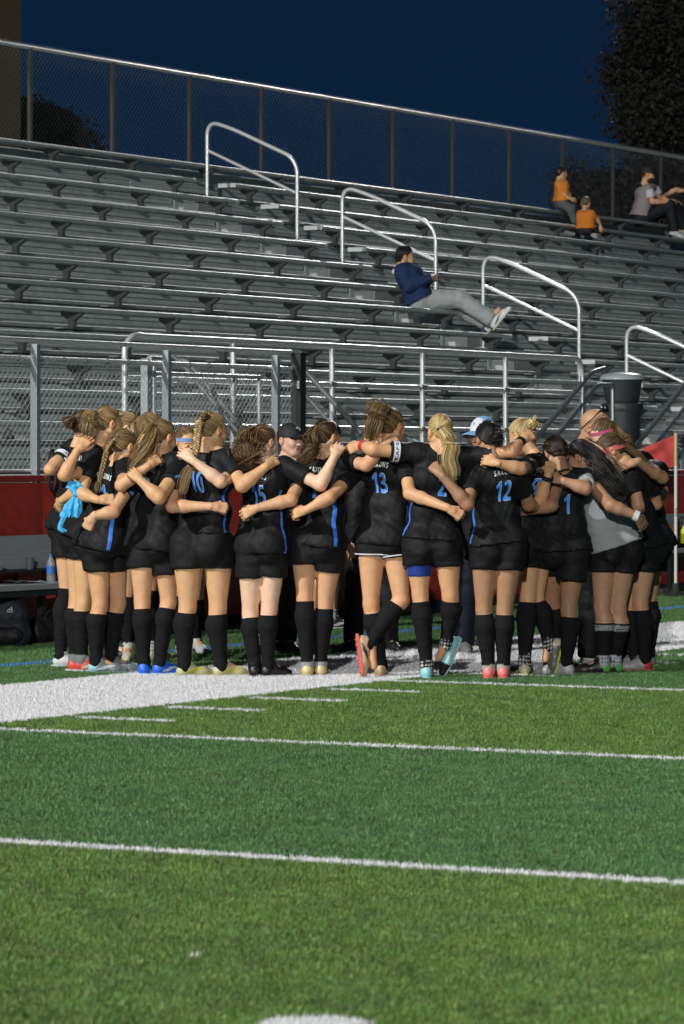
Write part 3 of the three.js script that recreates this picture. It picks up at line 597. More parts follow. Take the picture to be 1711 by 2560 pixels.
function tail(S, guide, rad, n, base, streak, wave = 0, p = 0.35) {      // loose bundle along a guide line
  const N = 14, list = curve(guide, N), fr = list.map((_, i) => frameAt(list, i));
  S.add(list, rad * 0.5, rad * 0.2, base.map((c) => c * 0.9));
  for (let k = 0; k < n; k++) {
    const wild = k % 9 === 0, w = rr(0, 6.28), q = wild ? rr(1.1, 1.7) : Math.sqrt(rnd()), ph = rr(0, 6.28), len = Math.floor(rr(0.8, 1.01) * N), pts = [];
    for (let i = 0; i <= len; i++) {
      const t = i / N, R = rad * (0.45 + 1.1 * Math.sin(Math.min(1, t * 1.5 + 0.12) * Math.PI * 0.62)) * (t > 0.75 ? lerp(1, 0.55, (t - 0.75) * 4) : 1) * q, [a, b] = fr[i], wv = wave * Math.sin(t * 16 + ph * 0.5 + w * 0.3) * t;
      pts.push(list[i].clone().addScaledVector(a, Math.cos(w) * R + wv).addScaledVector(b, Math.sin(w) * R + wv * 0.5 * Math.cos(t * 9 + ph)));
    }
    S.add(pts, wild ? 0.0019 : 0.0026, wild ? 0.0008 : 0.0012, tone(base, streak, p));
  }
}
function braid(S, guide, rad, base, streak, turns) {
  const N = 46, list = curve(guide, N), fr = list.map((_, i) => frameAt(list, i));
  for (let s = 0; s < 3; s++) for (let k = 0; k < 9; k++) {
    const ow = k / 9 * 6.28, oq = k === 8 ? 0 : 0.62, pts = [];
    for (let i = 0; i <= N; i++) {
      const t = i / N, A = rad * (1 - 0.35 * t), ph = t * turns * 6.2832 + s * 2.0944, [a, b] = fr[i], r = A * 0.55;
      pts.push(list[i].clone().addScaledVector(a, Math.sin(ph) * A * 0.75 + Math.cos(ow) * r * oq).addScaledVector(b, Math.sin(ph * 2) * A * 0.42 + Math.sin(ow) * r * oq));
    }
    S.add(pts, rad * 0.33, rad * 0.22, tone(base, streak, 0.35));
  }
}
const SK = { c: V3(0, 0.024, -0.012), r: V3(0.0785, 0.098, 0.0995) };       // the scalp
const onScalp = (d, k = 1) => V3(SK.c.x + SK.r.x * d.x * k, SK.c.y + SK.r.y * d.y * k, SK.c.z + SK.r.z * d.z * k);
const hairline = (w) => {                                              // a loop round the hair: forehead, temples, behind the ears, nape
  const keys = [[0, 0.72, 0.7], [0.62, 0.5, 0.6], [0.93, 0.12, 0.36], [0.98, -0.2, -0.1], [0.85, -0.62, -0.4], [0.4, -0.9, -0.72], [0, -0.95, -0.75], [-0.4, -0.9, -0.72], [-0.85, -0.62, -0.4], [-0.98, -0.2, -0.1], [-0.93, 0.12, 0.36], [-0.62, 0.5, 0.6]];
  const x = ((w % 1) + 1) % 1 * keys.length, i = Math.floor(x), a = keys[i], b = keys[(i + 1) % keys.length], t = x - i;
  return V3(lerp(a[0], b[0], t), lerp(a[1], b[1], t), lerp(a[2], b[2], t)).normalize();
};
function scalpHair(S, X, toward, n, base, streak, lift = 0.03, p = 0.25) {     // combed from the hairline to one point of the head
  const dst = V3((toward[0] - SK.c.x) / SK.r.x, (toward[1] - SK.c.y) / SK.r.y, (toward[2] - SK.c.z) / SK.r.z).normalize();
  for (let k = 0; k < n; k++) {
    const a = hairline((k + rr(-0.4, 0.4)) / n), start = k % 3 ? rr(0, 0.12) : rr(0.1, 0.5), stray = k % 9 === 0 ? rr(0.05, 0.16) : 0, ang = a.angleTo(dst), pts = [], c = tone(base, streak, p), h = rr(0, lift), N = 9;
    for (let i = 0; i <= N; i++) {
      const t = lerp(start, 1, i / N), s = Math.sin(ang) || 1, d = a.clone().multiplyScalar(Math.sin((1 - t) * ang) / s).addScaledVector(dst, Math.sin(t * ang) / s).normalize();
      pts.push(onScalp(d, 1.0 + (h + stray * (i / N)) * Math.sin(t * 3.0) + (i === 0 ? -0.02 : 0)).applyMatrix4(X));
    }
    S.add(pts, stray ? 0.0015 : 0.0026, stray ? 0.001 : 0.0024, c);
  }
}
function scalpCap(S, X, c, grow = 1.0) {                                 // the closed layer of hair below the strands
  const g = new THREE.SphereGeometry(1, 26, 20), p = g.attributes.position, keep = [], v = V3(0, 0, 0);
  const isHair = (d) => !(d.z > 0.28 && d.y < 0.62 + 0.35 * (1 - Math.abs(d.x)) * 0.6) && !(d.y < -0.3 && d.z > -0.35) && d.y > -0.96;
  const from = S.pos.length / 3;
  for (let i = 0; i < p.count; i++) { v.fromBufferAttribute(p, i); const q = onScalp(v, 0.992 * grow).applyMatrix4(X); S.pos.push(q.x, q.y, q.z); S.col.push(c[0] * 0.75, c[1] * 0.75, c[2] * 0.75); }
  const ix = g.index.array; for (let i = 0; i < ix.length; i += 3) { v.set(0, 0, 0); for (let k = 0; k < 3; k++) v.add(V3(p.getX(ix[i + k]), p.getY(ix[i + k]), p.getZ(ix[i + k]))); v.divideScalar(3).normalize(); if (isHair(v)) S.idx.push(from + ix[i], from + ix[i + 1], from + ix[i + 2]); }
}
function bun(S, at, R, n, base, streak, messy = 0.25) {
  for (let k = 0; k < n; k++) {
    const ax = V3(rr(-1, 1), rr(-1, 1), rr(-1, 1)).normalize(), a = V3(0, 0, 0).crossVectors(ax, V3(0.3, 0.9, 0.2)).normalize(), b = V3(0, 0, 0).crossVectors(ax, a), r = R * rr(0.7, 1.05), w0 = rr(0, 6.28), arc = rr(2, 4.5), pts = [], off = V3(rr(-1, 1), rr(-1, 1), rr(-1, 1)).multiplyScalar(R * messy);
    for (let i = 0; i <= 9; i++) { const w = w0 + arc * i / 9; pts.push(at.clone().add(off).addScaledVector(a, Math.cos(w) * r).addScaledVector(b, Math.sin(w) * r)); }
    S.add(pts, 0.005, 0.003, tone(base, streak, 0.35));
  }
}
// shirt prints: the words and numbers on the backs
const printCache = new Map();
function shirtMap(spec) {
  const key = JSON.stringify(spec); if (printCache.has(key)) return printCache.get(key);
  const t = canvasTex(320, 448, (c, w, h) => {                              // 0.5 m wide, 0.7 m tall, the collar at the top
    const b = spec.base.map((x) => Math.round(255 * Math.pow(x, 1 / 2.2)));
    c.fillStyle = `rgb(${b})`; c.fillRect(0, 0, w, h);
    for (let i = 0; i < 5000; i++) { const k = rr(-5, 5); c.fillStyle = `rgb(${b.map((x) => clamp(Math.round(x + k), 0, 255))})`; c.fillRect(rnd() * w, rnd() * h, 1.5, 1.5); }
    c.textAlign = 'center'; c.textBaseline = 'middle';
    const word = (s, x, y, px, sx, fill) => { c.save(); c.translate(x, y); c.scale(sx, 1); c.font = `bold ${px}px sans-serif`; c.fillStyle = fill; c.fillText(s, 0, 0); c.restore(); };
    if (spec.word) { const n = spec.word.length; for (let i = 0; i < n; i++) { const q = i - (n - 1) / 2; c.save(); c.translate(w / 2 + q * 14.5 + (spec.dx ?? 0), h * 0.205 + q * q * 0.55); c.rotate(q * 0.035); c.scale(0.66, 1.12); c.font = 'bold 27px sans-serif'; c.fillStyle = '#e9eef2'; c.fillText(spec.word[i], 0, 0); c.restore(); } }
    if (spec.num) { word(spec.num, w / 2 + (spec.dx ?? 0), h * 0.375, 112, spec.num.length > 1 ? 0.55 : 0.62, '#dbe6f5'); word(spec.num, w / 2 + (spec.dx ?? 0) - 1, h * 0.375 + 1, 107, spec.num.length > 1 ? 0.55 : 0.62, '#4d93ee'); }
    if (spec.disc) { c.fillStyle = '#c8cbd2'; c.beginPath(); c.ellipse(w / 2 + 6, h * 0.36, 46, 58, 0.3, 0, 7); c.fill(); c.fillStyle = `rgb(${b})`; c.beginPath(); c.ellipse(w / 2 + 10, h * 0.35, 20, 26, 0.3, 0, 7); c.fill(); }
  });
  printCache.set(key, t); return t;
}
const cloth = {};
const clothMat = (rgb, rough = 0.72) => cloth[rgb + rough] ??= phys(rgb, { roughness: rough, specularIntensity: 0.45 });

function person(s) {
  const o = thing('person', s.label, 'person', null, s.group);
  const D = s.d, pt = (p) => p.isVector3 ? p : atDepth(p[0], p[1], D + (p[2] ?? 0)), yaw = (s.yaw ?? 0) * Math.PI / 180, wd = s.w ?? 1, sc = s.s ?? 1;
  const fw = FWD.clone().multiplyScalar(Math.cos(yaw)).addScaledVector(RGT, Math.sin(yaw)), sd = RGT.clone().multiplyScalar(Math.cos(yaw)).addScaledVector(FWD, -Math.sin(yaw));
  const facing = Math.cos(yaw) >= 0;                 // facing away from the camera: the picture's left arm is the left arm
  const dz = 0.15 * Math.sin(yaw) * (facing ? 1 : 1) * sc;
  const N = pt(s.neck), Q = pt(s.pel), up = N.clone().sub(Q).normalize();
  const arm = (A, sign) => {
    const sh = A?.[0] ? pt([A[0][0], A[0][1], A[0][2] ?? dz * -sign * (facing ? 1 : -1)]) : N.clone().addScaledVector(RGT, sign * 0.15 * sc).addScaledVector(up, -0.05 * sc);
    const el = A?.[1] ? pt(A[1]) : sh.clone().addScaledVector(RGT, sign * 0.03).addScaledVector(V3(0, 1, 0), -0.27 * sc).addScaledVector(fw, 0.02);
    const wr = A?.[2] ? pt(A[2]) : el.clone().addScaledVector(fw, 0.14 * sc).addScaledVector(V3(0, 1, 0), -0.17 * sc);
    const ha = A?.[3] ? pt(A[3]) : wr.clone().add(wr.clone().sub(el).setLength(0.1));
    return { sh, el, wr, ha, pose: A?.[4] ?? 'grip', palm: A?.[5] };
  };
  const aA = arm(s.armA, -1), aB = arm(s.armB, 1);
  const leg = (Lg, sign) => {
    const hip = Lg?.[0] ? pt(Lg[0]) : Q.clone().addScaledVector(RGT, sign * 0.07 * sc), kn = Lg?.[1] ? pt(Lg[1]) : hip.clone().add(V3(0, -0.42 * sc, 0)).addScaledVector(fw, 0.02);
    const raised = Lg?.[4]; let an = Lg?.[2] ? pt(Lg[2]) : V3(kn.x, 0.09, kn.z).addScaledVector(fw, -0.02), toe;
    if (!raised && !s.seated) an.setY(0.095);
    if (Lg?.[3]) { toe = pt(Lg[3]); if (!raised && !s.seated) toe.setY(0.03); } else toe = an.clone().addScaledVector(fw, 0.17).setY(an.y - 0.065);
    return { hip, kn, an, toe, raised };
  };
  const lA = leg(s.legA, -1), lB = leg(s.legB, 1), base = s.seated ? Q.clone().setY(Q.y - 0.12) : Q.clone().setY(0);
  const C = N.clone().lerp(Q, 0.33).addScaledVector(fw, 0.015), Wc = N.clone().lerp(Q, 0.68).addScaledVector(fw, 0.012), off = (p, k, b = 0, u = 0) => p.clone().addScaledVector(sd, k * wd * sc).addScaledVector(fw, b * sc).addScaledVector(up, u * sc);
  const R = (r) => r * sc * (1 + (wd - 1) * 0.8);
  // --- the skin: torso, limbs, head and hands as one surface
  const headC = pt(s.head).add(V3(0, -0.028 * sc, 0)), hy = (s.hyaw ?? s.yaw ?? 0) * Math.PI / 180, hp = (s.hpitch ?? 8) * Math.PI / 180, hf = FWD.clone().multiplyScalar(Math.cos(hy)).addScaledVector(RGT, Math.sin(hy)), hr = V3(0, 0, 0).crossVectors(V3(0, 1, 0), hf).normalize();
  const X = new THREE.Matrix4().makeBasis(hr, V3(0, 1, 0), hf).multiply(new THREE.Matrix4().makeRotationX(hp)).multiply(new THREE.Matrix4().makeRotationZ((s.hroll ?? 0) * Math.PI / 180)).scale(V3(sc, sc, sc).multiplyScalar(s.hs ?? 0.945)).setPosition(headC);
  const jawBase = V3(0, -0.08, -0.03).applyMatrix4(X);
  const limbs = (a) => { const fm = a.el.clone().lerp(a.wr, 0.3); return [bone(a.sh, a.el, R(0.047), R(0.039), 0.035), bone(a.el, fm, R(0.04), R(0.0395), 0.02), bone(fm, a.wr, R(0.0395), R(0.0255), 0.02), bone(a.wr, a.wr.clone().lerp(a.ha, 0.35), R(0.0245), R(0.0235), 0.01)]; };
  const legs = (l) => { const cf = l.kn.clone().lerp(l.an, 0.3), back = cf.clone().sub(l.toe.clone().sub(l.an).setY(0).setLength(0.016)); return [bone(l.hip, l.kn, R(0.099), R(0.049), 0.035), bone(l.kn, back, R(0.047), R(0.058), 0.025), bone(back, l.an, R(0.058), R(0.031), 0.02), bone(l.an, l.an.clone().lerp(l.toe, 0.7), R(0.034), R(0.024), 0.02)]; };
  const torso = [bone(N, jawBase, R(0.047), R(0.045), 0.03), bone(aA.sh.clone().lerp(N, 0.2), aB.sh.clone().lerp(N, 0.2), R(0.055), R(0.055), 0.06), bone(off(C, -0.058), off(C, 0.058), R(0.093), R(0.093), 0.06), bone(off(Wc, -0.045), off(Wc, 0.045), R(0.083), R(0.083), 0.06), bone(off(Q, -0.07), off(Q, 0.07), R(0.098), R(0.098), 0.06)];
  const upper = [...torso, ...limbs(aA), ...limbs(aB)], gA = legs(lA), gB = legs(lB), skinBones = [...upper, ...gA, ...gB], [lo, hi] = bounds(skinBones, 0.03);
  const joints = [aA.el, aB.el, lA.kn, lB.kn];      // elbows and knees are ruddier
  const body = paint(fieldMesh((x, y, z) => smin(dBones(upper, x, y, z), Math.min(dBones(gA, x, y, z), dBones(gB, x, y, z)), 0.035), lo, hi, 0.0125), (x, y, z) => { const k = 1 + 0.06 * noise3(x * 14, y * 14, z * 14) + 0.05 * noise3(x * 45, y * 45, z * 45); let red = 0; for (const j of joints) red = Math.max(red, 1 - Math.hypot(x - j.x, y - j.y, z - j.z) / 0.085); red = 0.14 * red + 0.04 * Math.max(0, noise3(x * 7 + 30, y * 7, z * 7)); return [k, k * (1 - red), k * (0.985 - red * 1.1)]; });
  const parts = [body, headColours(headGeo.clone().applyMatrix4(new THREE.Matrix4()), s.brow ?? [0.3, 0.22, 0.16]).applyMatrix4(X)];
  for (const [a, right] of [[aA, !facing], [aB, facing]]) {
    if (a.pose === 'none') continue;
    const y = a.ha.clone().sub(a.wr).normalize(), pn = (a.palm ? V3(0, 0, 0).addScaledVector(RGT, a.palm[0]).add(V3(0, a.palm[1], 0)).addScaledVector(FWD, a.palm[2]) : FWD.clone().add(V3(0, -0.35, 0))), z = pn.addScaledVector(y, -pn.dot(y)).normalize(), x = V3(0, 0, 0).crossVectors(y, z);
    const m = new THREE.Matrix4().makeBasis(x, y, z).scale(V3(1, 1, 1).multiplyScalar(0.93 * sc * (s.hand ?? 1))).setPosition(a.wr.clone().addScaledVector(y, 0.018));
    parts.push(HANDS[a.pose][right ? 'right' : 'left'].clone().applyMatrix4(m));
  }
  const tint = rr(0.9, 1.06);
  part(o, 'body', mergeGeometries(parts), new THREE.MeshPhysicalMaterial({ vertexColors: true, color: new THREE.Color().setRGB(s.skin[0] * tint, s.skin[1] * tint * rr(0.96, 1.04), s.skin[2] * tint * rr(0.93, 1.05)), roughness: 0.48, specularIntensity: 0.8 }));
  // --- clothing
  const shirt = s.shirt;
  if (shirt) {
    const hem = shirt.hem !== undefined ? N.clone().lerp(Q, shirt.hem) : N.clone().lerp(Q, 1.02), fl = shirt.loose ?? 1, H0 = N.clone().lerp(Q, 0.98);
    const tb = [bone(aA.sh.clone().lerp(N, 0.12), aB.sh.clone().lerp(N, 0.12), R(0.066), R(0.066), 0.05), bone(off(C, -0.062), off(C, 0.062), R(0.108 * fl), R(0.108 * fl), 0.06), bone(off(Wc, -0.058), off(Wc, 0.058), R(0.103 * fl), R(0.103 * fl), 0.07), bone(off(H0, -0.07), off(H0, 0.07), R(0.115 * fl), R(0.115 * fl), 0.07), bone(off(H0.clone().lerp(N, -0.18), -0.07), off(H0.clone().lerp(N, -0.18), 0.07), R(0.117 * fl), R(0.117 * fl), 0.06), bone(off(Q, -0.066, -0.045, -0.04), off(Q, 0.066, -0.045, -0.04), R(0.1), R(0.1), 0.05)];
    const slv = [aA, aB].map((a) => { const t = shirt.sleeve ?? 0.62, e = a.sh.clone().lerp(a.el, t), n = a.el.clone().sub(a.sh).normalize(); if (t > 1) return { long: [bone(a.sh, a.el, R(0.064), R(0.055), 0.04), bone(a.el, a.wr, R(0.055), R(0.042), 0.03)], e: a.wr, n: a.wr.clone().sub(a.el).normalize() }; return { long: [bone(a.sh, a.sh.clone().lerp(a.el, t * 1.25), R(0.061), R(0.058), 0.035)], e, n }; });
    const neckHole = bone(N.clone().addScaledVector(up, -0.01), jawBase, R(0.052), R(0.058)), sx = rr(0, 50);
    const inward = (x, y, z) => (x - Q.x) * sd.x + (y - Q.y) * sd.y + (z - Q.z) * sd.z, height = (x, y, z) => (x - Q.x) * up.x + (y - Q.y) * up.y + (z - Q.z) * up.z, ahead = (x, y, z) => (x - Q.x) * fw.x + (z - Q.z) * fw.z;
    const f0 = (x, y, z, wrinkle) => {
      let d = dBones(tb, x, y, z);
      d = Math.max(d, (hem.x - x) * up.x + (hem.y - y) * up.y + (hem.z - z) * up.z);
      for (const q of slv) { let e = 9; for (const b of q.long) e = smin(e, dBone(b, x, y, z), b.k); e = Math.max(e, (x - q.e.x) * q.n.x + (y - q.e.y) * q.n.y + (z - q.e.z) * q.n.z); d = smin(d, e, 0.035); }
      d = Math.max(d, -dBone(neckHole, x, y, z), ((x - N.x) * up.x + (y - N.y) * up.y + (z - N.z) * up.z) - 0.045 + 0.25 * Math.max(0, (x - N.x) * fw.x + (z - N.z) * fw.z));
      if (wrinkle && d < 0.03) { const a = inward(x, y, z), h = height(x, y, z), b = ahead(x, y, z); const k = (shirt.fold ?? 1) * 0.8; d += k * (0.0045 * noise3(a * 5 + h * 3 + sx, h * 4 - a * 4, b * 5) + 0.0042 * noise3(a * 4 + sx, h * 22 + a * 16, b * 6) + 0.003 * noise3(a * 26 - h * 9, h * 5 + sx, b * 16)); }
      return d;
    };
    const all = [...tb, ...slv.flatMap((q) => q.long)], [l2, h2] = bounds(all, 0.03), g = fieldMesh((x, y, z) => f0(x, y, z, true), l2, h2, 0.0105);
    const p = g.attributes.position, uv = new Float32Array(p.count * 2);
    for (let i = 0; i < p.count; i++) {                                     // the print lies flat on the back, in the wearer's own frame
      const x = p.getX(i) - N.x, y = p.getY(i) - N.y, z = p.getZ(i) - N.z, a = x * sd.x + z * sd.z, h = -(x * up.x + y * up.y + z * up.z), b = x * fw.x + z * fw.z;
      const ahd = b - 0.02 + 0.0 * h; uv[2 * i] = ahd > 0.03 ? (a < 0 ? 0 : 1) : clamp(0.5 + a / 0.5, 0, 1); uv[2 * i + 1] = clamp(1 - (h + 0.02) / 0.7, 0, 1);
    }
    g.setAttribute('uv', new THREE.BufferAttribute(uv, 2));
    const mat = new THREE.MeshPhysicalMaterial({ specularIntensity: 0.35, map: shirtMap({ base: shirt.rgb, word: shirt.word, num: shirt.num, dx: shirt.dx, disc: shirt.disc }), roughness: shirt.rough ?? 0.6 });
    const sm = part(o, shirt.name ?? 'jersey', g, mat);
    for (const side of shirt.stripes ?? []) {                               // the coloured strip down the side seam
      const pos = [], idx = [], ang = (side.at ?? 90) * Math.PI / 180, dir = sd.clone().multiplyScalar(Math.sin(ang)).addScaledVector(fw, -Math.cos(ang)), tan = V3(0, 0, 0).crossVectors(up, dir).normalize(), n = 26, wdt = side.wide ?? 0.032;
      for (let i = 0; i <= n; i++) {
        const c = N.clone().lerp(Q, lerp(side.from ?? 0.4, (shirt.hem ?? 1.02) - 0.004, i / n));
        for (let j = 0; j < 4; j++) { const q = c.clone().addScaledVector(tan, (j / 3 - 0.5) * wdt); let t = 0.28; for (let k = 0; k < 40; k++) { const e = f0(q.x + dir.x * t, q.y + dir.y * t, q.z + dir.z * t, true); if (e < 0.001) break; t -= Math.max(0.0015, e * 0.6); } q.addScaledVector(dir, t + 0.003); pos.push(q.x, q.y, q.z); }
        if (i) for (let j = 0; j < 3; j++) { const a = (i - 1) * 4 + j; idx.push(a, a + 4, a + 1, a + 1, a + 4, a + 5); }
      }
      const sg = new THREE.BufferGeometry(); sg.setAttribute('position', new THREE.Float32BufferAttribute(pos, 3)); sg.setIndex(idx); sg.computeVertexNormals();
      part(sm, 'side_stripe', sg, cloth.stripe ??= std([0.055, 0.19, 0.62], 0.55, 0, { side: THREE.DoubleSide }));
    }
  }
  const sh = s.shorts;
  if (sh) {
    const legB = [lA, lB].map((l, i) => { const t = sh.long ? 1 : (i ? (sh.b ?? 0.36) - 0.02 : (sh.a ?? 0.36) - 0.02), e = l.hip.clone().lerp(l.kn, t), n = l.kn.clone().sub(l.hip).normalize(); if (sh.long) return { b: [bone(l.hip, l.kn, R(0.105), R(0.083), 0.04), bone(l.kn, l.an, R(0.083), R(0.07), 0.03)], e: l.an.clone().add(V3(0, -0.03, 0)), n: l.an.clone().sub(l.kn).normalize() }; return { b: [bone(l.hip, l.hip.clone().lerp(l.kn, t * 1.2), R(0.109), R(0.1 * (sh.flare ?? 1)), 0.04)], e, n }; });
    const pb = [bone(off(Q, -0.072), off(Q, 0.072), R(0.11), R(0.11), 0.05), bone(off(Wc, -0.05, 0, -0.03), off(Wc, 0.05, 0, -0.03), R(0.091), R(0.091), 0.06), bone(off(Q, -0.066, -0.03, -0.06), off(Q, -0.06, -0.03, -0.05), R(0.094), R(0.094), 0.03), bone(off(Q, 0.066, -0.03, -0.06), off(Q, 0.06, -0.03, -0.05), R(0.094), R(0.094), 0.03)], sx = rr(0, 50);
    const topCut = N.clone().lerp(Q, clamp((s.shirt?.hem ?? 1) - 0.13, 0.7, 1.0));
    const f = (x, y, z) => {
      let d = dBones(pb, x, y, z); d = Math.max(d, (x - topCut.x) * up.x + (y - topCut.y) * up.y + (z - topCut.z) * up.z);
      let e2 = 9; for (const q of legB) { let e = 9; for (const b of q.b) e = smin(e, dBone(b, x, y, z), b.k); e = Math.max(e, (x - q.e.x) * q.n.x + (y - q.e.y) * q.n.y + (z - q.e.z) * q.n.z); e2 = Math.min(e2, e); }
      for (const q of legB) d = Math.max(d, (sh.long ? -9 : Math.min((x - q.e.x) * q.n.x + (y - q.e.y) * q.n.y + (z - q.e.z) * q.n.z, 9)) * 1);
      d = smin(d, e2, 0.02);
      if (d < 0.03) d += 0.0035 * noise3(x * 7 + sx, y * 10, z * 7) + 0.003 * noise3(x * 12 + sx, y * 26 + x * 14, z * 12);
      return d;
    };
    const [l3, h3] = bounds([...pb, ...legB.flatMap((q) => q.b)], 0.02), sm = part(o, sh.name ?? (sh.long ? 'trousers' : 'shorts'), fieldMesh(f, l3, h3, 0.011), clothMat(sh.rgb ?? [0.008, 0.0085, 0.009], 0.68));
    if (sh.trim) for (const q of legB) { const r = R(0.107), a = V3(0, 0, 0).crossVectors(q.n, FWD).normalize(), b = V3(0, 0, 0).crossVectors(q.n, a), pts = []; for (let i = 0; i < 24; i++) { const w = i / 24 * 6.2832; let t = 0.16; const c = (k) => q.e.clone().addScaledVector(q.n, -0.006).addScaledVector(a, Math.cos(w) * k).addScaledVector(b, Math.sin(w) * k); for (let k = 0; k < 40; k++) { const p = c(t), e = f(p.x, p.y, p.z); if (e < 0.002) break; t -= Math.max(0.0015, e * 0.6); } pts.push(c(Math.max(0.06, t + 0.002))); } part(sm, 'hem_trim', tube(pts, 0.005, 6, 72, true), clothMat([0.62, 0.65, 0.68], 0.6)); }
    if (sh.under) for (const i of sh.under) { const l = i ? lB : lA, q = legB[i], e = l.hip.clone().lerp(l.kn, sh.underTo ?? 0.55), b = bone(l.hip, l.kn, R(0.094), R(0.061)), [la, ha] = bounds([b], 0.01); part(o, 'undershorts', fieldMesh((x, y, z) => Math.max(dBone(b, x, y, z), (x - e.x) * q.n.x + (y - e.y) * q.n.y + (z - e.z) * q.n.z), la, ha, 0.011), clothMat([0.018, 0.045, 0.24], 0.6)); }
  }
  for (const [l, key] of [[lA, 'A'], [lB, 'B']]) {
    const sk = s.sock;
    if (sk) {
      const top = l.kn.clone().lerp(l.an, sk['top' + key] ?? sk.top ?? 0.08), n = l.an.clone().sub(l.kn).normalize(), bs = legs(l).slice(0, 3).map((b) => ({ ...b, ra: b.ra + 0.006 })), low = bone(l.an, l.an.clone().addScaledVector(n, 0.03), R(0.041), R(0.041), 0.02), [a, b] = bounds([...bs, low], 0.03), sx = rr(0, 40);
      const g = fieldMesh((x, y, z) => Math.max(dBones([...bs, low], x, y, z) + 0.0025 * noise3(x * 8 + sx, y * 30, z * 8), (top.x - x) * n.x + (top.y - y) * n.y + (top.z - z) * n.z), a, b, 0.0085);
      const cA = sk.rgb ?? [0.0095, 0.01, 0.0102], cB = sk.ankle, sL = l.kn.distanceTo(l.an), dots = sk.dots;
      paint(g, (x, y, z) => { const t = ((x - l.kn.x) * n.x + (y - l.kn.y) * n.y + (z - l.kn.z) * n.z); if (sk.bands) for (const w of sk.bands) if (Math.abs(t - sL * w) < 0.0055) return [0.32, 0.34, 0.35]; if (cB && t > sL * (sk.ankleFrom ?? 0.9)) { if (dots) { const q = (Math.sin(t * 260) > -0.1) && (Math.sin((x + z) * 240) > -0.1); return q ? dots : cB; } return cB; } return cA; });
      part(o, 'sock', g, M.sock ??= new THREE.MeshPhysicalMaterial({ vertexColors: true, roughness: 0.85, specularIntensity: 0.3 }));
    }
    const so = s.shoe;
    if (so) {
      const z = l.toe.clone().sub(l.an); if (!l.raised && !s.seated) z.setY(0); z.normalize(); const shin = l.kn.clone().sub(l.an).normalize(), y = (l.raised || s.seated) ? shin.addScaledVector(z, -shin.dot(z)).normalize() : V3(0, 1, 0), x = V3(0, 0, 0).crossVectors(y, z);
      const k = sc * (so.size ?? 0.98), at = (l.raised || s.seated) ? l.an.clone().addScaledVector(y, -0.095 * k).addScaledVector(z, 0.03) : V3(l.an.x, 0.006, l.an.z).addScaledVector(z, 0.03), m = new THREE.Matrix4().makeBasis(x, y, z).scale(V3(k, k, k)).setPosition(at);
      const g = paint(BOOT.upper.clone(), (px, py, pz) => { if (py > 0.086) return so.collar ?? so.main; if (so.heel && pz < -0.045 + py * 0.3) return so.heel; if (so.mark && Math.abs(px) > 0.018 && py > 0.028 && py < 0.06 && Math.abs(py - 0.024 - (pz + 0.04) * 0.35) < 0.011 && pz > -0.035 && pz < 0.09) return so.mark; if (so.toe && pz > 0.1) return so.toe; return so.main; }).applyMatrix4(m);
      const boot = part(o, 'shoe', g, new THREE.MeshStandardMaterial({ vertexColors: true, roughness: 0.42 }));
      part(boot, 'sole', BOOT.sole.clone().applyMatrix4(m), clothMat(so.sole ?? so.main, 0.5));
    }
  }
  // --- hair
  const h = s.hair;
  if (h) {
    const S = new Strands(), st = h.streak ?? h.rgb.map((c) => c * 1.7);
    if (h.cap !== false) scalpCap(S, X, h.rgb, h.grow ?? 1);
    if (h.to) scalpHair(S, X, h.to, h.n ?? 400, h.rgb, st, h.lift ?? 0.04, h.sp ?? 0.16);
    const root = h.to ? V3(...h.to).applyMatrix4(X) : null;
    if (S.idx.length) part(o, 'hair', S.geometry(), M.hair);
    if (h.tail) { const T = new Strands(); tail(T, [root, ...h.tail.map(pt)], h.rad ?? 0.022, Math.round((h.tn ?? 80) * 1.4), h.rgb, st, h.wave ?? 0, h.p ?? 0.35); part(o, 'ponytail', T.geometry(), M.hair); }
    if (h.braid) { const T = new Strands(), gd = h.braid.map(pt); if (h.fromRoot !== false) gd.unshift(root); braid(T, gd, h.rad ?? 0.02, h.rgb, st, h.turns ?? 6); if (h.tip) tail(T, [gd[gd.length - 1], ...h.tip.map(pt)], (h.rad ?? 0.02) * 0.8, 50, h.rgb, st); part(o, 'braid', T.geometry(), M.hair); }
    if (h.bun) { const T = new Strands(); bun(T, pt(h.bun), h.rad ?? 0.035, 70, h.rgb, st, h.messy ?? 0.25); for (const q of h.spikes ?? []) tail(T, q.map(pt), 0.008, 14, h.rgb, st); part(o, 'hair_bun', T.geometry(), M.hair); }
    if (h.loose) { const T = new Strands(); for (const q of h.loose) tail(T, q.pts.map((p) => p.length === 4 ? V3(p[0], p[1], p[2]).applyMatrix4(X) : pt(p)), q.rad ?? 0.03, q.n ?? 60, h.rgb, st, q.wave ?? 0); part(o, 'long_hair', T.geometry(), M.hair); }
    if (h.tie && root) { const nx = (h.tail ?? h.braid)?.[0]; const dir = nx ? pt(nx).sub(root).normalize() : V3(0, 1, 0); part(o, 'hair_tie', new THREE.TorusGeometry((h.rad ?? 0.02) * 0.78, 0.0075, 7, 18).applyQuaternion(new THREE.Quaternion().setFromUnitVectors(V3(0, 0, 1), dir)).translate(root.x + dir.x * 0.012, root.y + dir.y * 0.012, root.z + dir.z * 0.012), clothMat(h.tie, 0.7)); }
  }
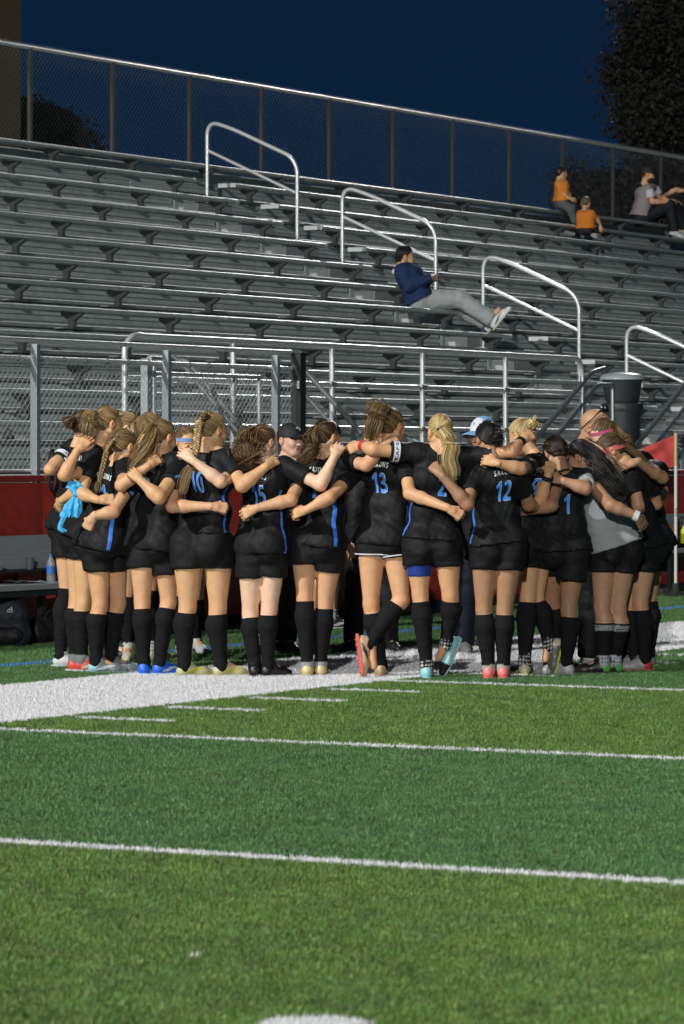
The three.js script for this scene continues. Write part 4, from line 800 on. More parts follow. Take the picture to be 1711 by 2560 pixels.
  if (s.band) {                                       // headband: a strip round the skull, tilted like the head
    const pos = [], idx = [], n = 40, wd2 = s.band.wide ?? 0.024, tilt = (s.band.tilt ?? 20) * Math.PI / 180;
    for (let i = 0; i <= n; i++) for (const e of [-1, 1]) { const w = i / n * 6.2832, d = V3(Math.sin(w), 0, Math.cos(w)).applyAxisAngle(V3(1, 0, 0), -tilt), q = onScalp(d, 1.045).add(V3(0, e * wd2 / 2 + (s.band.y ?? 0), 0)).applyMatrix4(X); pos.push(q.x, q.y, q.z); if (i && e > 0) { const k = pos.length / 3 - 4; idx.push(k, k + 2, k + 1, k + 1, k + 2, k + 3); } }
    const g = new THREE.BufferGeometry(); g.setAttribute('position', new THREE.Float32BufferAttribute(pos, 3)); g.setIndex(idx); g.computeVertexNormals(); part(o, 'headband', g, std(s.band.rgb, 0.6, 0, { side: THREE.DoubleSide }));
  }
  if (s.cap) {                                        // baseball cap with a curved visor
    const dome = new THREE.SphereGeometry(1, 28, 16, 0, Math.PI * 2, 0, Math.PI * 0.53), p = dome.attributes.position; for (let i = 0; i < p.count; i++) { const q = V3(p.getX(i) * 0.087, p.getY(i) * 0.1, p.getZ(i) * 0.108); p.setXYZ(i, q.x, q.y + 0.032, q.z - 0.01); } dome.computeVertexNormals();
    if (s.cap.front) paint(dome, (x, y, z) => (z > 0.03 && y > 0.02 ? s.cap.front : s.cap.rgb)); else paint(dome, () => s.cap.rgb);
    const cap = part(o, 'cap', dome.applyMatrix4(X), new THREE.MeshStandardMaterial({ vertexColors: true, roughness: 0.75, side: THREE.DoubleSide }));
    const v = new THREE.CylinderGeometry(1, 1, 1, 28, 1).scale(0.078, 0.006, 0.085), vp = v.attributes.position; for (let i = 0; i < vp.count; i++) { const x = vp.getX(i), z = vp.getZ(i); vp.setY(i, vp.getY(i) - x * x * 4.2 - Math.max(0, z) * 0.12); } v.computeVertexNormals();
    part(cap, 'visor', v.translate(0, 0.04, 0.1).applyMatrix4(X), clothMat(s.cap.visor ?? s.cap.rgb, 0.75));
    if (s.cap.emblem) s.cap.emblem(cap, X);
  }
  s.extra?.({ o, X, aA, aB, lA, lB, N, Q, fw, sd, up, pt });
  return settle(o, base);
}
// ---------------------------------------------------------------- the huddle: joints are pixels of the photograph put at the depth that each player's feet give
const BLK = [0.0068, 0.0074, 0.0077], SKIN = [0.65, 0.375, 0.205], PALE = [0.74, 0.49, 0.34], TAN = [0.52, 0.3, 0.175], BROWN = [0.4, 0.225, 0.13];
const DIRTY = { rgb: [0.13, 0.08, 0.034], streak: [0.52, 0.37, 0.15] }, BLOND = { rgb: [0.42, 0.3, 0.115], streak: [0.8, 0.66, 0.34] }, DARK = { rgb: [0.03, 0.017, 0.01], streak: [0.2, 0.105, 0.045] }, INK = { rgb: [0.009, 0.008, 0.008], streak: [0.03, 0.028, 0.028] }, MID = { rgb: [0.1, 0.058, 0.026], streak: [0.4, 0.26, 0.1] };
const HUD = 'players in the huddle';
const jersey = (num, more = {}) => ({ rgb: BLK, word: 'SAXONS', num, ...more });
function cuff(o, a, b, t, r, wide, rgb, name = 'wristband') { const c = a.clone().lerp(b, t), d = b.clone().sub(a).normalize(); part(o, name, new THREE.CylinderGeometry(r, r, wide, 20, 1, true).applyQuaternion(new THREE.Quaternion().setFromUnitVectors(V3(0, 1, 0), d)).translate(c.x, c.y, c.z), std(rgb, 0.6, 0, { side: THREE.DoubleSide })); }
function armband(o, a, text) {                         // a printed band round the sleeve
  const c = a.sh.clone().lerp(a.el, 0.5), d = a.el.clone().sub(a.sh).normalize();
  const tex = canvasTex(256, 48, (g, w, h) => { g.fillStyle = '#dfe3ea'; g.fillRect(0, 0, w, h); g.fillStyle = '#14171c'; g.font = 'bold 30px sans-serif'; g.textAlign = 'center'; g.textBaseline = 'middle'; for (const x of [32, 96, 160, 224]) g.fillText(text, x, h / 2 + 1); });
  part(o, 'armband', new THREE.CylinderGeometry(0.068, 0.068, 0.04, 28, 1, true).applyQuaternion(new THREE.Quaternion().setFromUnitVectors(V3(0, 1, 0), d)).translate(c.x, c.y, c.z), new THREE.MeshStandardMaterial({ map: tex, roughness: 0.6, side: THREE.DoubleSide }));
}
const T0 = Date.now();
const huddle = [
  { // far left, curly bun
    label: 'player with a dark curly bun at the end of the huddle beside the bench', d: 24.75, yaw: 55, hyaw: 55, hpitch: 14, skin: SKIN, head: [216, 1060], neck: [203, 1108], pel: [180, 1305],
    armA: [[183, 1122], [126, 1174, -0.1], [172, 1122, 0.06], [190, 1110, 0.1]], armB: [[226, 1126, -0.05], [240, 1200, 0.1], [285, 1200, 0.25]],
    legA: [[168, 1312], [168, 1480], [152, 1640], [205, 1670]], legB: [[196, 1312, 0.05], [198, 1485, 0.1], [192, 1635, 0.12], [235, 1660, 0.12]],
    shirt: jersey('7', { hem: 1.12 }), shorts: { a: 0.5, b: 0.5 }, sock: { top: -0.06 }, shoe: { main: [0.62, 0.64, 0.65], collar: [0.3, 0.31, 0.32], sole: [0.5, 0.52, 0.53] },
    hair: { rgb: [0.045, 0.024, 0.012], streak: [0.2, 0.11, 0.045], to: [0, 0.035, -0.1], bun: [172, 1056, -0.1], rad: 0.034, messy: 0.4 }, extra: ({ o, aA }) => armband(o, aA, 'C') },
  { // tall ponytail
    label: 'tall player with a straight dirty-blonde ponytail and black hair tie', d: 24.2, yaw: 48, hyaw: 58, hpitch: 6, skin: SKIN, head: [272, 1050], neck: [258, 1108], pel: [212, 1325],
    armA: [[212, 1135, 0.06], [196, 1226, -0.2], [156, 1250, -0.12], [145, 1272, -0.04], 'relaxed'], armB: [[232, 1140, -0.15], [204, 1234, -0.33], [245, 1250, -0.4], [270, 1249, -0.4], 'fist'],
    legA: [[196, 1325, 0.06], [193, 1500, 0.08], [188, 1636, 0.08], [225, 1660, 0.14]], legB: [[216, 1325], [209, 1508], [205, 1640], [245, 1675]],
    shirt: jersey('4', { hem: 1.1, dx: -20 }), shorts: { a: 0.42, b: 0.42 }, sock: { top: 0.14, ankle: [0.18, 0.19, 0.19], ankleFrom: 0.93 }, shoe: { main: [0.62, 0.07, 0.04], collar: [0.25, 0.26, 0.27], mark: [0.7, 0.55, 0.35], sole: [0.6, 0.6, 0.58] },
    hair: { ...DIRTY, to: [0, 0.06, -0.1], tail: [[229, 1042, -0.07], [221, 1068, -0.1], [216, 1096, -0.12]], rad: 0.027, tn: 140, tie: [0.01, 0.01, 0.01] } },
  { // braid, first
    label: 'player with a single dark-blonde braid over SAXONS, arms over both neighbours', d: 24.0, yaw: 42, hyaw: 52, hpitch: 16, skin: SKIN, head: [314, 1108], neck: [298, 1148], pel: [255, 1345],
    armA: [[255, 1170], [161, 1188, -0.16], [193, 1128, -0.12], [213, 1106, -0.1]], armB: [[318, 1172], [304, 1213, -0.38], [370, 1166, -0.38], [396, 1147, -0.33]],
    legA: [[243, 1350], [251, 1512], [241, 1652], [305, 1684, 0.03]], legB: [[284, 1350, 0.06], [296, 1508, 0.1], [278, 1648, 0.12], [335, 1674, 0.14]],
    shirt: jersey('1', { hem: 1.15, dx: -16, stripes: [{ at: 62, wide: 0.026 }] }), shorts: { a: 0.5, b: 0.5 }, sock: { top: 0.16 }, shoe: { main: [0.16, 0.2, 0.21], collar: [0.22, 0.23, 0.23], heel: [0.3, 0.6, 0.64], mark: [0.55, 0.62, 0.64], sole: [0.2, 0.25, 0.26] },
    hair: { rgb: [0.085, 0.05, 0.022], streak: [0.42, 0.28, 0.1], to: [0, 0.035, -0.1], braid: [[270, 1120, -0.12], [262, 1150, -0.15], [254, 1182, -0.18], [248, 1206, -0.19]], tip: [[241, 1234, -0.2]], rad: 0.019, turns: 5, tie: [0.01, 0.01, 0.01] }, band: { rgb: [0.1, 0.11, 0.12], wide: 0.01, tilt: 62 } },
  { // ponytail, blue boots
    label: 'player with a long gold-brown ponytail over the shoulder and bright blue boots', d: 23.83, yaw: 38, hyaw: 45, hpitch: 14, skin: SKIN, head: [408, 1084], neck: [404, 1126], pel: [385, 1345],
    armA: [[352, 1172], [284, 1280, -0.24], [236, 1289, -0.26], [222, 1312, -0.24], 'fist'], armB: [[440, 1158], [431, 1266, -0.36], [528, 1266, -0.43], [562, 1270, -0.42], 'fist'],
    legA: [[357, 1350], [356, 1506], [360, 1655], [362, 1688, 0.2]], legB: [[410, 1350], [422, 1506, 0.03], [400, 1655], [440, 1688, 0.08]],
    shirt: jersey('3', { hem: 1.14, dx: -22 }), shorts: { a: 0.46, b: 0.56 }, sock: { top: 0.1 }, shoe: { main: [0.02, 0.14, 0.72], mark: [0.6, 0.65, 0.7], sole: [0.25, 0.5, 0.8] },
    hair: { ...DIRTY, rgb: [0.12, 0.07, 0.03], to: [0, 0.06, -0.098], tail: [[374, 1098, -0.11], [362, 1130, -0.14], [346, 1158, -0.15], [324, 1180, -0.14]], rad: 0.03, tn: 160, tie: [0.01, 0.01, 0.01] } },
  { // big braid, 10
    label: 'player with a thick blonde braid, number 10 and tan boots, rolled waistband', d: 23.65, yaw: 35, hyaw: 50, hpitch: 8, w: 1.1, skin: SKIN, head: [534, 1066], neck: [530, 1112], pel: [508, 1355],
    armA: [[462, 1152], [398, 1244, -0.28], [352, 1202, -0.24], [336, 1186, -0.2]], armB: [[572, 1152], [606, 1214, -0.28], [666, 1166, -0.26], [690, 1150, -0.2]],
    legA: [[470, 1362], [470, 1518], [461, 1668], [500, 1692, 0.04]], legB: [[546, 1362], [545, 1522], [553, 1668], [608, 1692, 0.05]],
    shirt: jersey('10', { hem: 0.9, dx: -26, stripes: [{ at: 84, wide: 0.018 }] }), shorts: { a: 0.4, b: 0.38 }, sock: { top: 0.1 }, shoe: { main: [0.5, 0.46, 0.24], heel: [0.55, 0.52, 0.3], mark: [0.42, 0.4, 0.05], sole: [0.45, 0.43, 0.25] },
    hair: { rgb: [0.22, 0.14, 0.06], streak: [0.58, 0.44, 0.2], to: [0.02, 0.06, -0.09], braid: [[520, 1030, -0.12], [502, 1052, -0.12], [494, 1086, -0.12], [491, 1122, -0.15], [478, 1164, -0.16]], fromRoot: false, tip: [[463, 1200, -0.17], [455, 1240, -0.17]], rad: 0.026, turns: 7, n: 320 } },
  { // 15
    label: 'player with wavy streaked brown ponytail, number 15 and black boots', d: 23.6, yaw: 35, hyaw: 42, hpitch: 14, skin: PALE, head: [660, 1096], neck: [655, 1142], pel: [657, 1352],
    armA: [[600, 1178], [552, 1204, -0.26], [484, 1152, -0.24], [458, 1132, -0.2]], armB: [[716, 1168], [802, 1212, -0.22], [836, 1142, -0.2], [850, 1116, -0.14]],
    legA: [[630, 1360], [626, 1532, 0.03], [637, 1665], [645, 1690, 0.2]], legB: [[684, 1360], [674, 1524], [671, 1668], [712, 1692, 0.1]],
    shirt: jersey('15', { hem: 1.15, dx: 20, stripes: [{ at: -80, wide: 0.014 }, { at: 84, wide: 0.016 }] }), shorts: { a: 0.5, b: 0.52 }, sock: { top: 0.1 }, shoe: { main: [0.012, 0.012, 0.013], collar: [0.014, 0.014, 0.015], sole: [0.02, 0.02, 0.02] },
    hair: { rgb: [0.035, 0.02, 0.011], streak: [0.33, 0.19, 0.075], to: [0, 0.055, -0.1], tail: [[622, 1104, -0.11], [618, 1132, -0.14], [632, 1172, -0.17]], rad: 0.052, tn: 190, wave: 0.012, p: 0.4 } },
  { // white headband
    label: 'player with dark ponytail, thin white headband and blue side stripe', d: 23.65, yaw: 32, hyaw: 42, hpitch: 12, skin: SKIN, head: [816, 1084], neck: [822, 1128], pel: [795, 1348],
    armA: [[762, 1176], [728, 1250, -0.24], [642, 1270, -0.26], [608, 1286, -0.22]], armB: [[866, 1150], [916, 1163, -0.24], [962, 1114, -0.2], [992, 1102, -0.16]],
    legA: [[762, 1350], [762, 1492], [769, 1655], [776, 1692, 0.2]], legB: [[828, 1350], [812, 1512, 0.03], [802, 1655, 0.04], [806, 1688, 0.22]],
    shirt: jersey('23', { hem: 1.08, dx: -12, stripes: [{ at: 68, wide: 0.027 }] }), shorts: { a: 0.45, b: 0.5 }, sock: { top: 0.06, ankle: [0.3, 0.31, 0.31], ankleFrom: 0.97 }, shoe: { main: [0.4, 0.35, 0.22], collar: [0.26, 0.26, 0.25], heel: [0.62, 0.55, 0.25], sole: [0.5, 0.45, 0.3] },
    hair: { rgb: [0.022, 0.013, 0.009], streak: [0.26, 0.15, 0.06], to: [0, 0.05, -0.1], tail: [[782, 1098, -0.1], [781, 1122, -0.13], [766, 1146, -0.15], [742, 1162, -0.15]], rad: 0.028, tn: 120, wave: 0.01, p: 0.35 }, band: { rgb: [0.62, 0.66, 0.72], wide: 0.011, tilt: 66 } },
  { // 13
    label: 'player number 13 in white-trimmed shorts with one pink boot raised behind', d: 23.6, yaw: 28, hyaw: 40, hpitch: 4, skin: SKIN, head: [980, 1056], neck: [968, 1112], pel: [958, 1335],
    armA: [[904, 1166], [824, 1244, -0.24], [768, 1274, -0.24], [742, 1282, -0.2]], armB: [[1012, 1152], [1025, 1234, -0.28], [1120, 1270, -0.43], [1148, 1286, -0.43], 'fist'],
    legA: [[930, 1340], [928, 1510], [952, 1655, 0.06], [958, 1688, 0.24]], legB: [[986, 1340], [1004, 1502, -0.05], [927, 1606, -0.12], [938, 1692, -0.14], true],
    shirt: jersey('13', { hem: 1.12, dx: -6, stripes: [{ at: 90, wide: 0.016 }] }), shorts: { a: 0.3, b: 0.36, trim: true }, sock: { top: 0.13 }, shoe: { main: [0.52, 0.36, 0.2], collar: [0.36, 0.3, 0.2], mark: [0.03, 0.03, 0.03], sole: [0.72, 0.17, 0.14] },
    hair: { ...MID, rgb: [0.07, 0.04, 0.02], to: [0, 0.085, -0.085], tail: [[950, 1026, -0.1], [936, 1062, -0.14], [924, 1108, -0.16]], rad: 0.038, tn: 220, p: 0.45, lift: 0.05 } },
  { // blonde 2
    label: 'blonde player number 2 with braided-in ponytail and armband, arms spread wide', d: 23.42, yaw: -6, hyaw: -22, hpitch: 10, skin: SKIN, head: [1100, 1070], neck: [1100, 1118], pel: [1080, 1352],
    armA: [[1042, 1134, 0], [934, 1124, -0.06], [904, 1112, 0.02], [882, 1120, 0.06]], armB: [[1164, 1144, 0], [1280, 1128, -0.06], [1304, 1102, 0.02], [1324, 1090, 0.06]],
    legA: [[1046, 1362], [1051, 1486], [1067, 1658], [1070, 1698, 0.2]], legB: [[1116, 1362], [1126, 1490], [1116, 1604, 0.05], [1090, 1662, 0.04], true],
    shirt: jersey('2', { hem: 0.98, dx: 4, stripes: [{ at: -82, wide: 0.016 }] }), shorts: { a: 0.42, b: 0.44, under: [0], underTo: 0.64 }, sock: { top: 0.1, ankle: [0.02, 0.02, 0.02], dots: [0.6, 0.62, 0.63], ankleFrom: 0.93 }, shoe: { main: [0.3, 0.66, 0.68], collar: [0.5, 0.52, 0.52], toe: [0.02, 0.02, 0.02], mark: [0.65, 0.7, 0.7], sole: [0.35, 0.6, 0.62] },
    hair: { ...BLOND, to: [0.045, 0.02, -0.092], tail: [[1126, 1108, -0.12], [1120, 1145, -0.15], [1128, 1180, -0.15], [1136, 1210, -0.15]], rad: 0.027, tn: 130, tie: [0.01, 0.02, 0.03], wave: 0.004 },
    extra: ({ o, aA, aB }) => { armband(o, aA, 'CAPT'); cuff(o, aA.el, aA.wr, 0.86, 0.034, 0.026, [0.55, 0.03, 0.035]); cuff(o, aB.el, aB.wr, 0.9, 0.033, 0.03, [0.012, 0.012, 0.014]); } },
  { // 12
    label: 'black-haired player number 12 in pink boots, fist on the blonde player\'s back', d: 23.42, yaw: -12, hyaw: -25, hpitch: 14, skin: BROWN, head: [1220, 1088], neck: [1222, 1134], pel: [1246, 1355],
    armA: [[1184, 1184, 0], [1170, 1262, -0.22], [1106, 1190, -0.24], [1078, 1158, -0.2], 'fist'], armB: [[1298, 1186, 0], [1322, 1262, 0.12], [1360, 1268, 0.3]],
    legA: [[1214, 1362], [1210, 1524], [1222, 1658], [1226, 1696, 0.2]], legB: [[1276, 1362], [1262, 1526], [1259, 1662], [1262, 1698, 0.2]],
    shirt: jersey('12', { hem: 1.02, dx: 48, stripes: [{ at: -78, wide: 0.016 }] }), shorts: { a: 0.4, b: 0.4 }, sock: { top: 0.08, ankle: [0.42, 0.38, 0.33], ankleFrom: 0.985 }, shoe: { main: [0.72, 0.22, 0.2], collar: [0.5, 0.44, 0.38], heel: [0.78, 0.2, 0.2], mark: [0.02, 0.02, 0.02], sole: [0.75, 0.2, 0.18] },
    hair: { ...INK, to: [0.02, -0.035, -0.1], lift: 0.12, loose: [{ pts: [[0.02, 0.0, -0.1, 1], [1244, 1094, -0.11], [1250, 1116, -0.1]], rad: 0.028, n: 70 }] } },
  { // blonde bun
    label: 'blonde player with a spiky messy bun bowing her head, dotted ankle socks', d: 23.8, yaw: -20, hyaw: -48, hpitch: 26, skin: SKIN, head: [1306, 1082], neck: [1325, 1126], pel: [1332, 1352],
    armA: [[1328, 1164, -0.16], [1302, 1172, -0.5], [1244, 1158, -0.56], [1222, 1152, -0.52]], armB: [[1368, 1160, 0.05], [1352, 1250, -0.2], [1371, 1188, -0.26], [1378, 1156, -0.2], 'fist'],
    legA: [[1322, 1362], [1320, 1496], [1312, 1655, -0.02], [1322, 1690, 0.14]], legB: [[1348, 1362, 0.04], [1340, 1500, 0.05], [1374, 1610, 0.03], [1360, 1664, 0.02], true],
    shirt: jersey('5', { hem: 1.1, dx: -4 }), shorts: { a: 0.44, b: 0.44 }, sock: { top: 0.06, ankle: [0.02, 0.02, 0.02], dots: [0.5, 0.52, 0.52], ankleFrom: 0.86 }, shoe: { main: [0.13, 0.13, 0.11], collar: [0.16, 0.16, 0.15], heel: [0.55, 0.5, 0.3], sole: [0.5, 0.52, 0.04] },
    hair: { ...BLOND, rgb: [0.34, 0.24, 0.09], to: [0, 0.09, -0.075], bun: [1330, 1062, -0.08], rad: 0.028, messy: 0.4, spikes: [[[1328, 1062, -0.08], [1336, 1046, -0.08], [1340, 1038, -0.08]], [[1330, 1060, -0.08], [1346, 1060, -0.08], [1347, 1074, -0.08]]] },
    extra: ({ o, aB }) => cuff(o, aB.el, aB.wr, 0.9, 0.036, 0.03, [0.012, 0.012, 0.014]) },
  { // dark hair, back turned
    label: 'dark-haired player with head bowed, arm round the waist of the grey shirt', d: 23.8, yaw: -12, hyaw: -25, hpitch: 30, skin: BROWN, head: [1389, 1126], neck: [1400, 1166], pel: [1408, 1362],
    armA: [[1392, 1188, 0.02], [1380, 1264, -0.2], [1324, 1278, -0.16], [1300, 1280, -0.06]], armB: [[1470, 1200, 0.02], [1528, 1264, -0.2], [1592, 1290, -0.2], [1608, 1312, -0.14], 'relaxed'],
    legA: [[1388, 1368, 0.1], [1380, 1500, 0.2], [1388, 1620, 0.3], [1370, 1650, 0.3]], legB: [[1436, 1368], [1422, 1526], [1416, 1658], [1368, 1690, 0.04]],
    shirt: jersey('1', { hem: 1.08, dx: 18, sleeve: 0.3 }), shorts: { a: 0.5, b: 0.56 }, sock: { top: 0.12 }, shoe: { main: [0.34, 0.35, 0.35], heel: [0.55, 0.56, 0.57], collar: [0.1, 0.1, 0.1], sole: [0.4, 0.4, 0.4] },
    hair: { ...DARK, rgb: [0.014, 0.01, 0.008], sp: 0.08, to: [0, -0.03, -0.1], lift: 0.1, },
    extra: ({ o, aB }) => cuff(o, aB.el, aB.wr, 0.97, 0.036, 0.034, [0.55, 0.6, 0.64]) },
  { // grey shirt
    label: 'player in a grey t-shirt with long wavy black hair and striped black socks', d: 23.95, yaw: -22, hyaw: -66, hpitch: 40, skin: TAN, head: [1452, 1136], neck: [1484, 1172], pel: [1540, 1356],
    armA: [[1466, 1196, -0.08], [1464, 1222, -0.36], [1408, 1202, -0.38], [1388, 1196, -0.36]], armB: [[1532, 1196, 0.14], [1562, 1256, 0.32], [1590, 1240, 0.44]],
    legA: [[1512, 1368], [1505, 1520], [1508, 1655], [1446, 1686, 0.02]], legB: [[1560, 1368, 0.02], [1546, 1520, 0.04], [1538, 1652, 0.06], [1490, 1684, 0.06]],
    shirt: { rgb: [0.33, 0.355, 0.36], hem: 1.05, loose: 1.02, disc: true, name: 't_shirt', rough: 0.8 }, shorts: { a: 0.42, b: 0.42, flare: 1.06 }, sock: { top: 0.28, bands: [0.33, 0.37, 0.41], ankle: [0.5, 0.52, 0.58], dots: [0.03, 0.03, 0.03], ankleFrom: 0.9 }, shoe: { main: [0.014, 0.014, 0.014], heel: [0.1, 0.42, 0.08], toe: [0.05, 0.02, 0.02], sole: [0.03, 0.03, 0.03] },
    hair: { ...INK, rgb: [0.011, 0.009, 0.009], streak: [0.05, 0.045, 0.043], to: [0.02, 0.03, -0.1], lift: 0.08, loose: [{ pts: [[0.02, 0.06, -0.09, 1], [1490, 1140, -0.16], [1520, 1185, -0.17], [1545, 1220, -0.17], [1562, 1256, -0.16]], rad: 0.04, n: 190, wave: 0.014 }, { pts: [[0.05, 0.02, -0.09, 1], [1500, 1165, -0.18], [1530, 1205, -0.18], [1570, 1240, -0.17]], rad: 0.026, n: 90, wave: 0.016 }] } },
  { // coral headband
    label: 'player with coral headband leaning left, black shirt, a hand on her back', d: 24.27, yaw: -40, hyaw: -88, hpitch: 30, skin: TAN, head: [1527, 1118], neck: [1561, 1150], pel: [1604, 1352],
    armA: [[1578, 1182, -0.06], [1596, 1264, -0.1], [1600, 1290, 0.08], [1596, 1300, 0.12]], armB: [[1628, 1190, 0.1], [1640, 1260, 0.2], [1600, 1250, 0.3]],
    legA: [[1588, 1362, 0.05], [1576, 1512, 0.04], [1586, 1652, 0.04], [1545, 1672, 0.06]], legB: [[1612, 1362], [1600, 1512], [1611, 1640], [1566, 1676, 0.02]],
    shirt: { rgb: BLK, hem: 1.1, name: 'jersey', stripes: [{ at: 88, from: 0.3, wide: 0.02 }] }, shorts: { a: 0.46, b: 0.46 }, sock: { top: 0.1 }, shoe: { main: [0.3, 0.31, 0.31], heel: [0.55, 0.05, 0.05], collar: [0.2, 0.2, 0.2], sole: [0.4, 0.1, 0.1] },
    hair: { rgb: [0.05, 0.028, 0.014], streak: [0.26, 0.16, 0.07], to: [0, 0.05, -0.1], tail: [[1556, 1108], [1574, 1122], [1600, 1140], [1622, 1158]], rad: 0.015, tn: 80 }, band: { rgb: [0.5, 0.11, 0.1], wide: 0.034, tilt: 12, y: -0.01 } },
  { // pink headband, behind
    label: 'player with bright pink headband bowing her head beside the bald man', d: 24.7, yaw: -60, hyaw: -122, hpitch: 40, skin: PALE, head: [1511, 1080], neck: [1554, 1118], pel: [1590, 1330],
    armA: [[1560, 1150], [1572, 1260, 0.0], [1572, 1420, -0.05], [1573, 1500, -0.05], 'flat'], armB: [[1610, 1155], [1630, 1250, 0.1], [1600, 1240, 0.25]],
    legA: [[1570, 1350], [1560, 1500], [1553, 1640], [1530, 1655]], legB: [[1610, 1350], [1606, 1500], [1590, 1640, 0.1]],
    shirt: { rgb: BLK, hem: 1.1, name: 'jersey' }, shorts: {}, sock: { top: 0.1 }, shoe: { main: [0.5, 0.55, 0.45], heel: [0.2, 0.6, 0.08], sole: [0.4, 0.45, 0.3] },
    hair: { rgb: [0.075, 0.042, 0.02], streak: [0.4, 0.27, 0.12], to: [0, 0.055, -0.1], tail: [[1552, 1082], [1566, 1098], [1572, 1118]], rad: 0.018, tn: 70, wave: 0.008 }, band: { rgb: [0.8, 0.14, 0.3], wide: 0.022, tilt: 26, y: 0.016 } },
  { // far right, arm over the coral headband
    label: 'player at the flag end of the huddle with an arm over the coral headband player', d: 24.75, yaw: -42, hyaw: -55, hpitch: 20, skin: TAN, head: [1545, 1108, 0.32], neck: [1592, 1144, 0.12], pel: [1622, 1345],
    armA: [[1622, 1180, -0.3], [1656, 1194, -0.5], [1594, 1154, -0.68], [1564, 1162, -0.7], 'flat', [0.1, -0.6, 0.7]], armB: [[1648, 1180, 0.05], [1656, 1232, 0.1], [1640, 1260, 0.2]],
    legA: [[1606, 1355], [1606, 1500], [1608, 1640], [1585, 1660]], legB: [[1636, 1355], [1622, 1500], [1622, 1645], [1600, 1662]],
    shirt: { rgb: BLK, hem: 1.12, name: 'jersey' }, shorts: { a: 0.5, b: 0.5 }, sock: { top: 0.02 }, shoe: { main: [0.2, 0.2, 0.2], sole: [0.12, 0.3, 0.1] },
    hair: { ...DARK, to: [0, 0.03, -0.1], tail: [[1600, 1140, 0.2], [1640, 1200, 0.02], [1652, 1252, -0.02]], rad: 0.012 } },
  { // inner left faces
    label: 'fair-haired player in profile between two ponytails, inside the huddle', d: 25.7, yaw: 95, hyaw: 82, hpitch: 10, skin: PALE, head: [318, 1062], neck: [308, 1110], pel: [300, 1310], hair: { ...DIRTY, to: [0, 0.03, -0.1], tail: [[290, 1090], [288, 1120]], rad: 0.02 }, shirt: jersey('14', { hem: 1.1 }), shorts: {}, sock: {}, shoe: { main: [0.04, 0.04, 0.04] } },
  { label: 'player with light brown ponytail standing behind the gold-brown ponytail', d: 25.5, yaw: 40, hyaw: 40, hpitch: 14, skin: SKIN, head: [376, 1064], neck: [370, 1110], pel: [350, 1310], legA: [null, [325, 1480], [322, 1620], [318, 1650, -0.15]], hair: { rgb: [0.16, 0.1, 0.042], streak: [0.5, 0.36, 0.15], to: [0, 0.075, -0.085], tail: [[348, 1056], [346, 1080], [354, 1112]], rad: 0.018, tn: 70, tie: [0.01, 0.01, 0.01] }, shirt: jersey('11', { hem: 1.1 }), shorts: {}, sock: { ankle: [0.6, 0.6, 0.58], dots: [0.03, 0.03, 0.03], ankleFrom: 0.88 }, shoe: { main: [0.6, 0.55, 0.4], mark: [0.03, 0.03, 0.03] } },
  { label: 'player with pale blue headband facing out from the far side of the huddle', d: 26.5, yaw: 160, hyaw: 150, hpitch: 16, skin: SKIN, head: [466, 1098], neck: [466, 1146], pel: [478, 1330], legB: [null, [490, 1490], [490, 1590], [508, 1618, -0.15]], hair: { ...MID, to: [0, 0.02, -0.1] }, band: { rgb: [0.17, 0.34, 0.68], wide: 0.026, tilt: 14, y: 0 }, shirt: jersey('16', { hem: 1.1 }), shorts: {}, sock: {}, shoe: { main: [0.42, 0.43, 0.44] } },
];
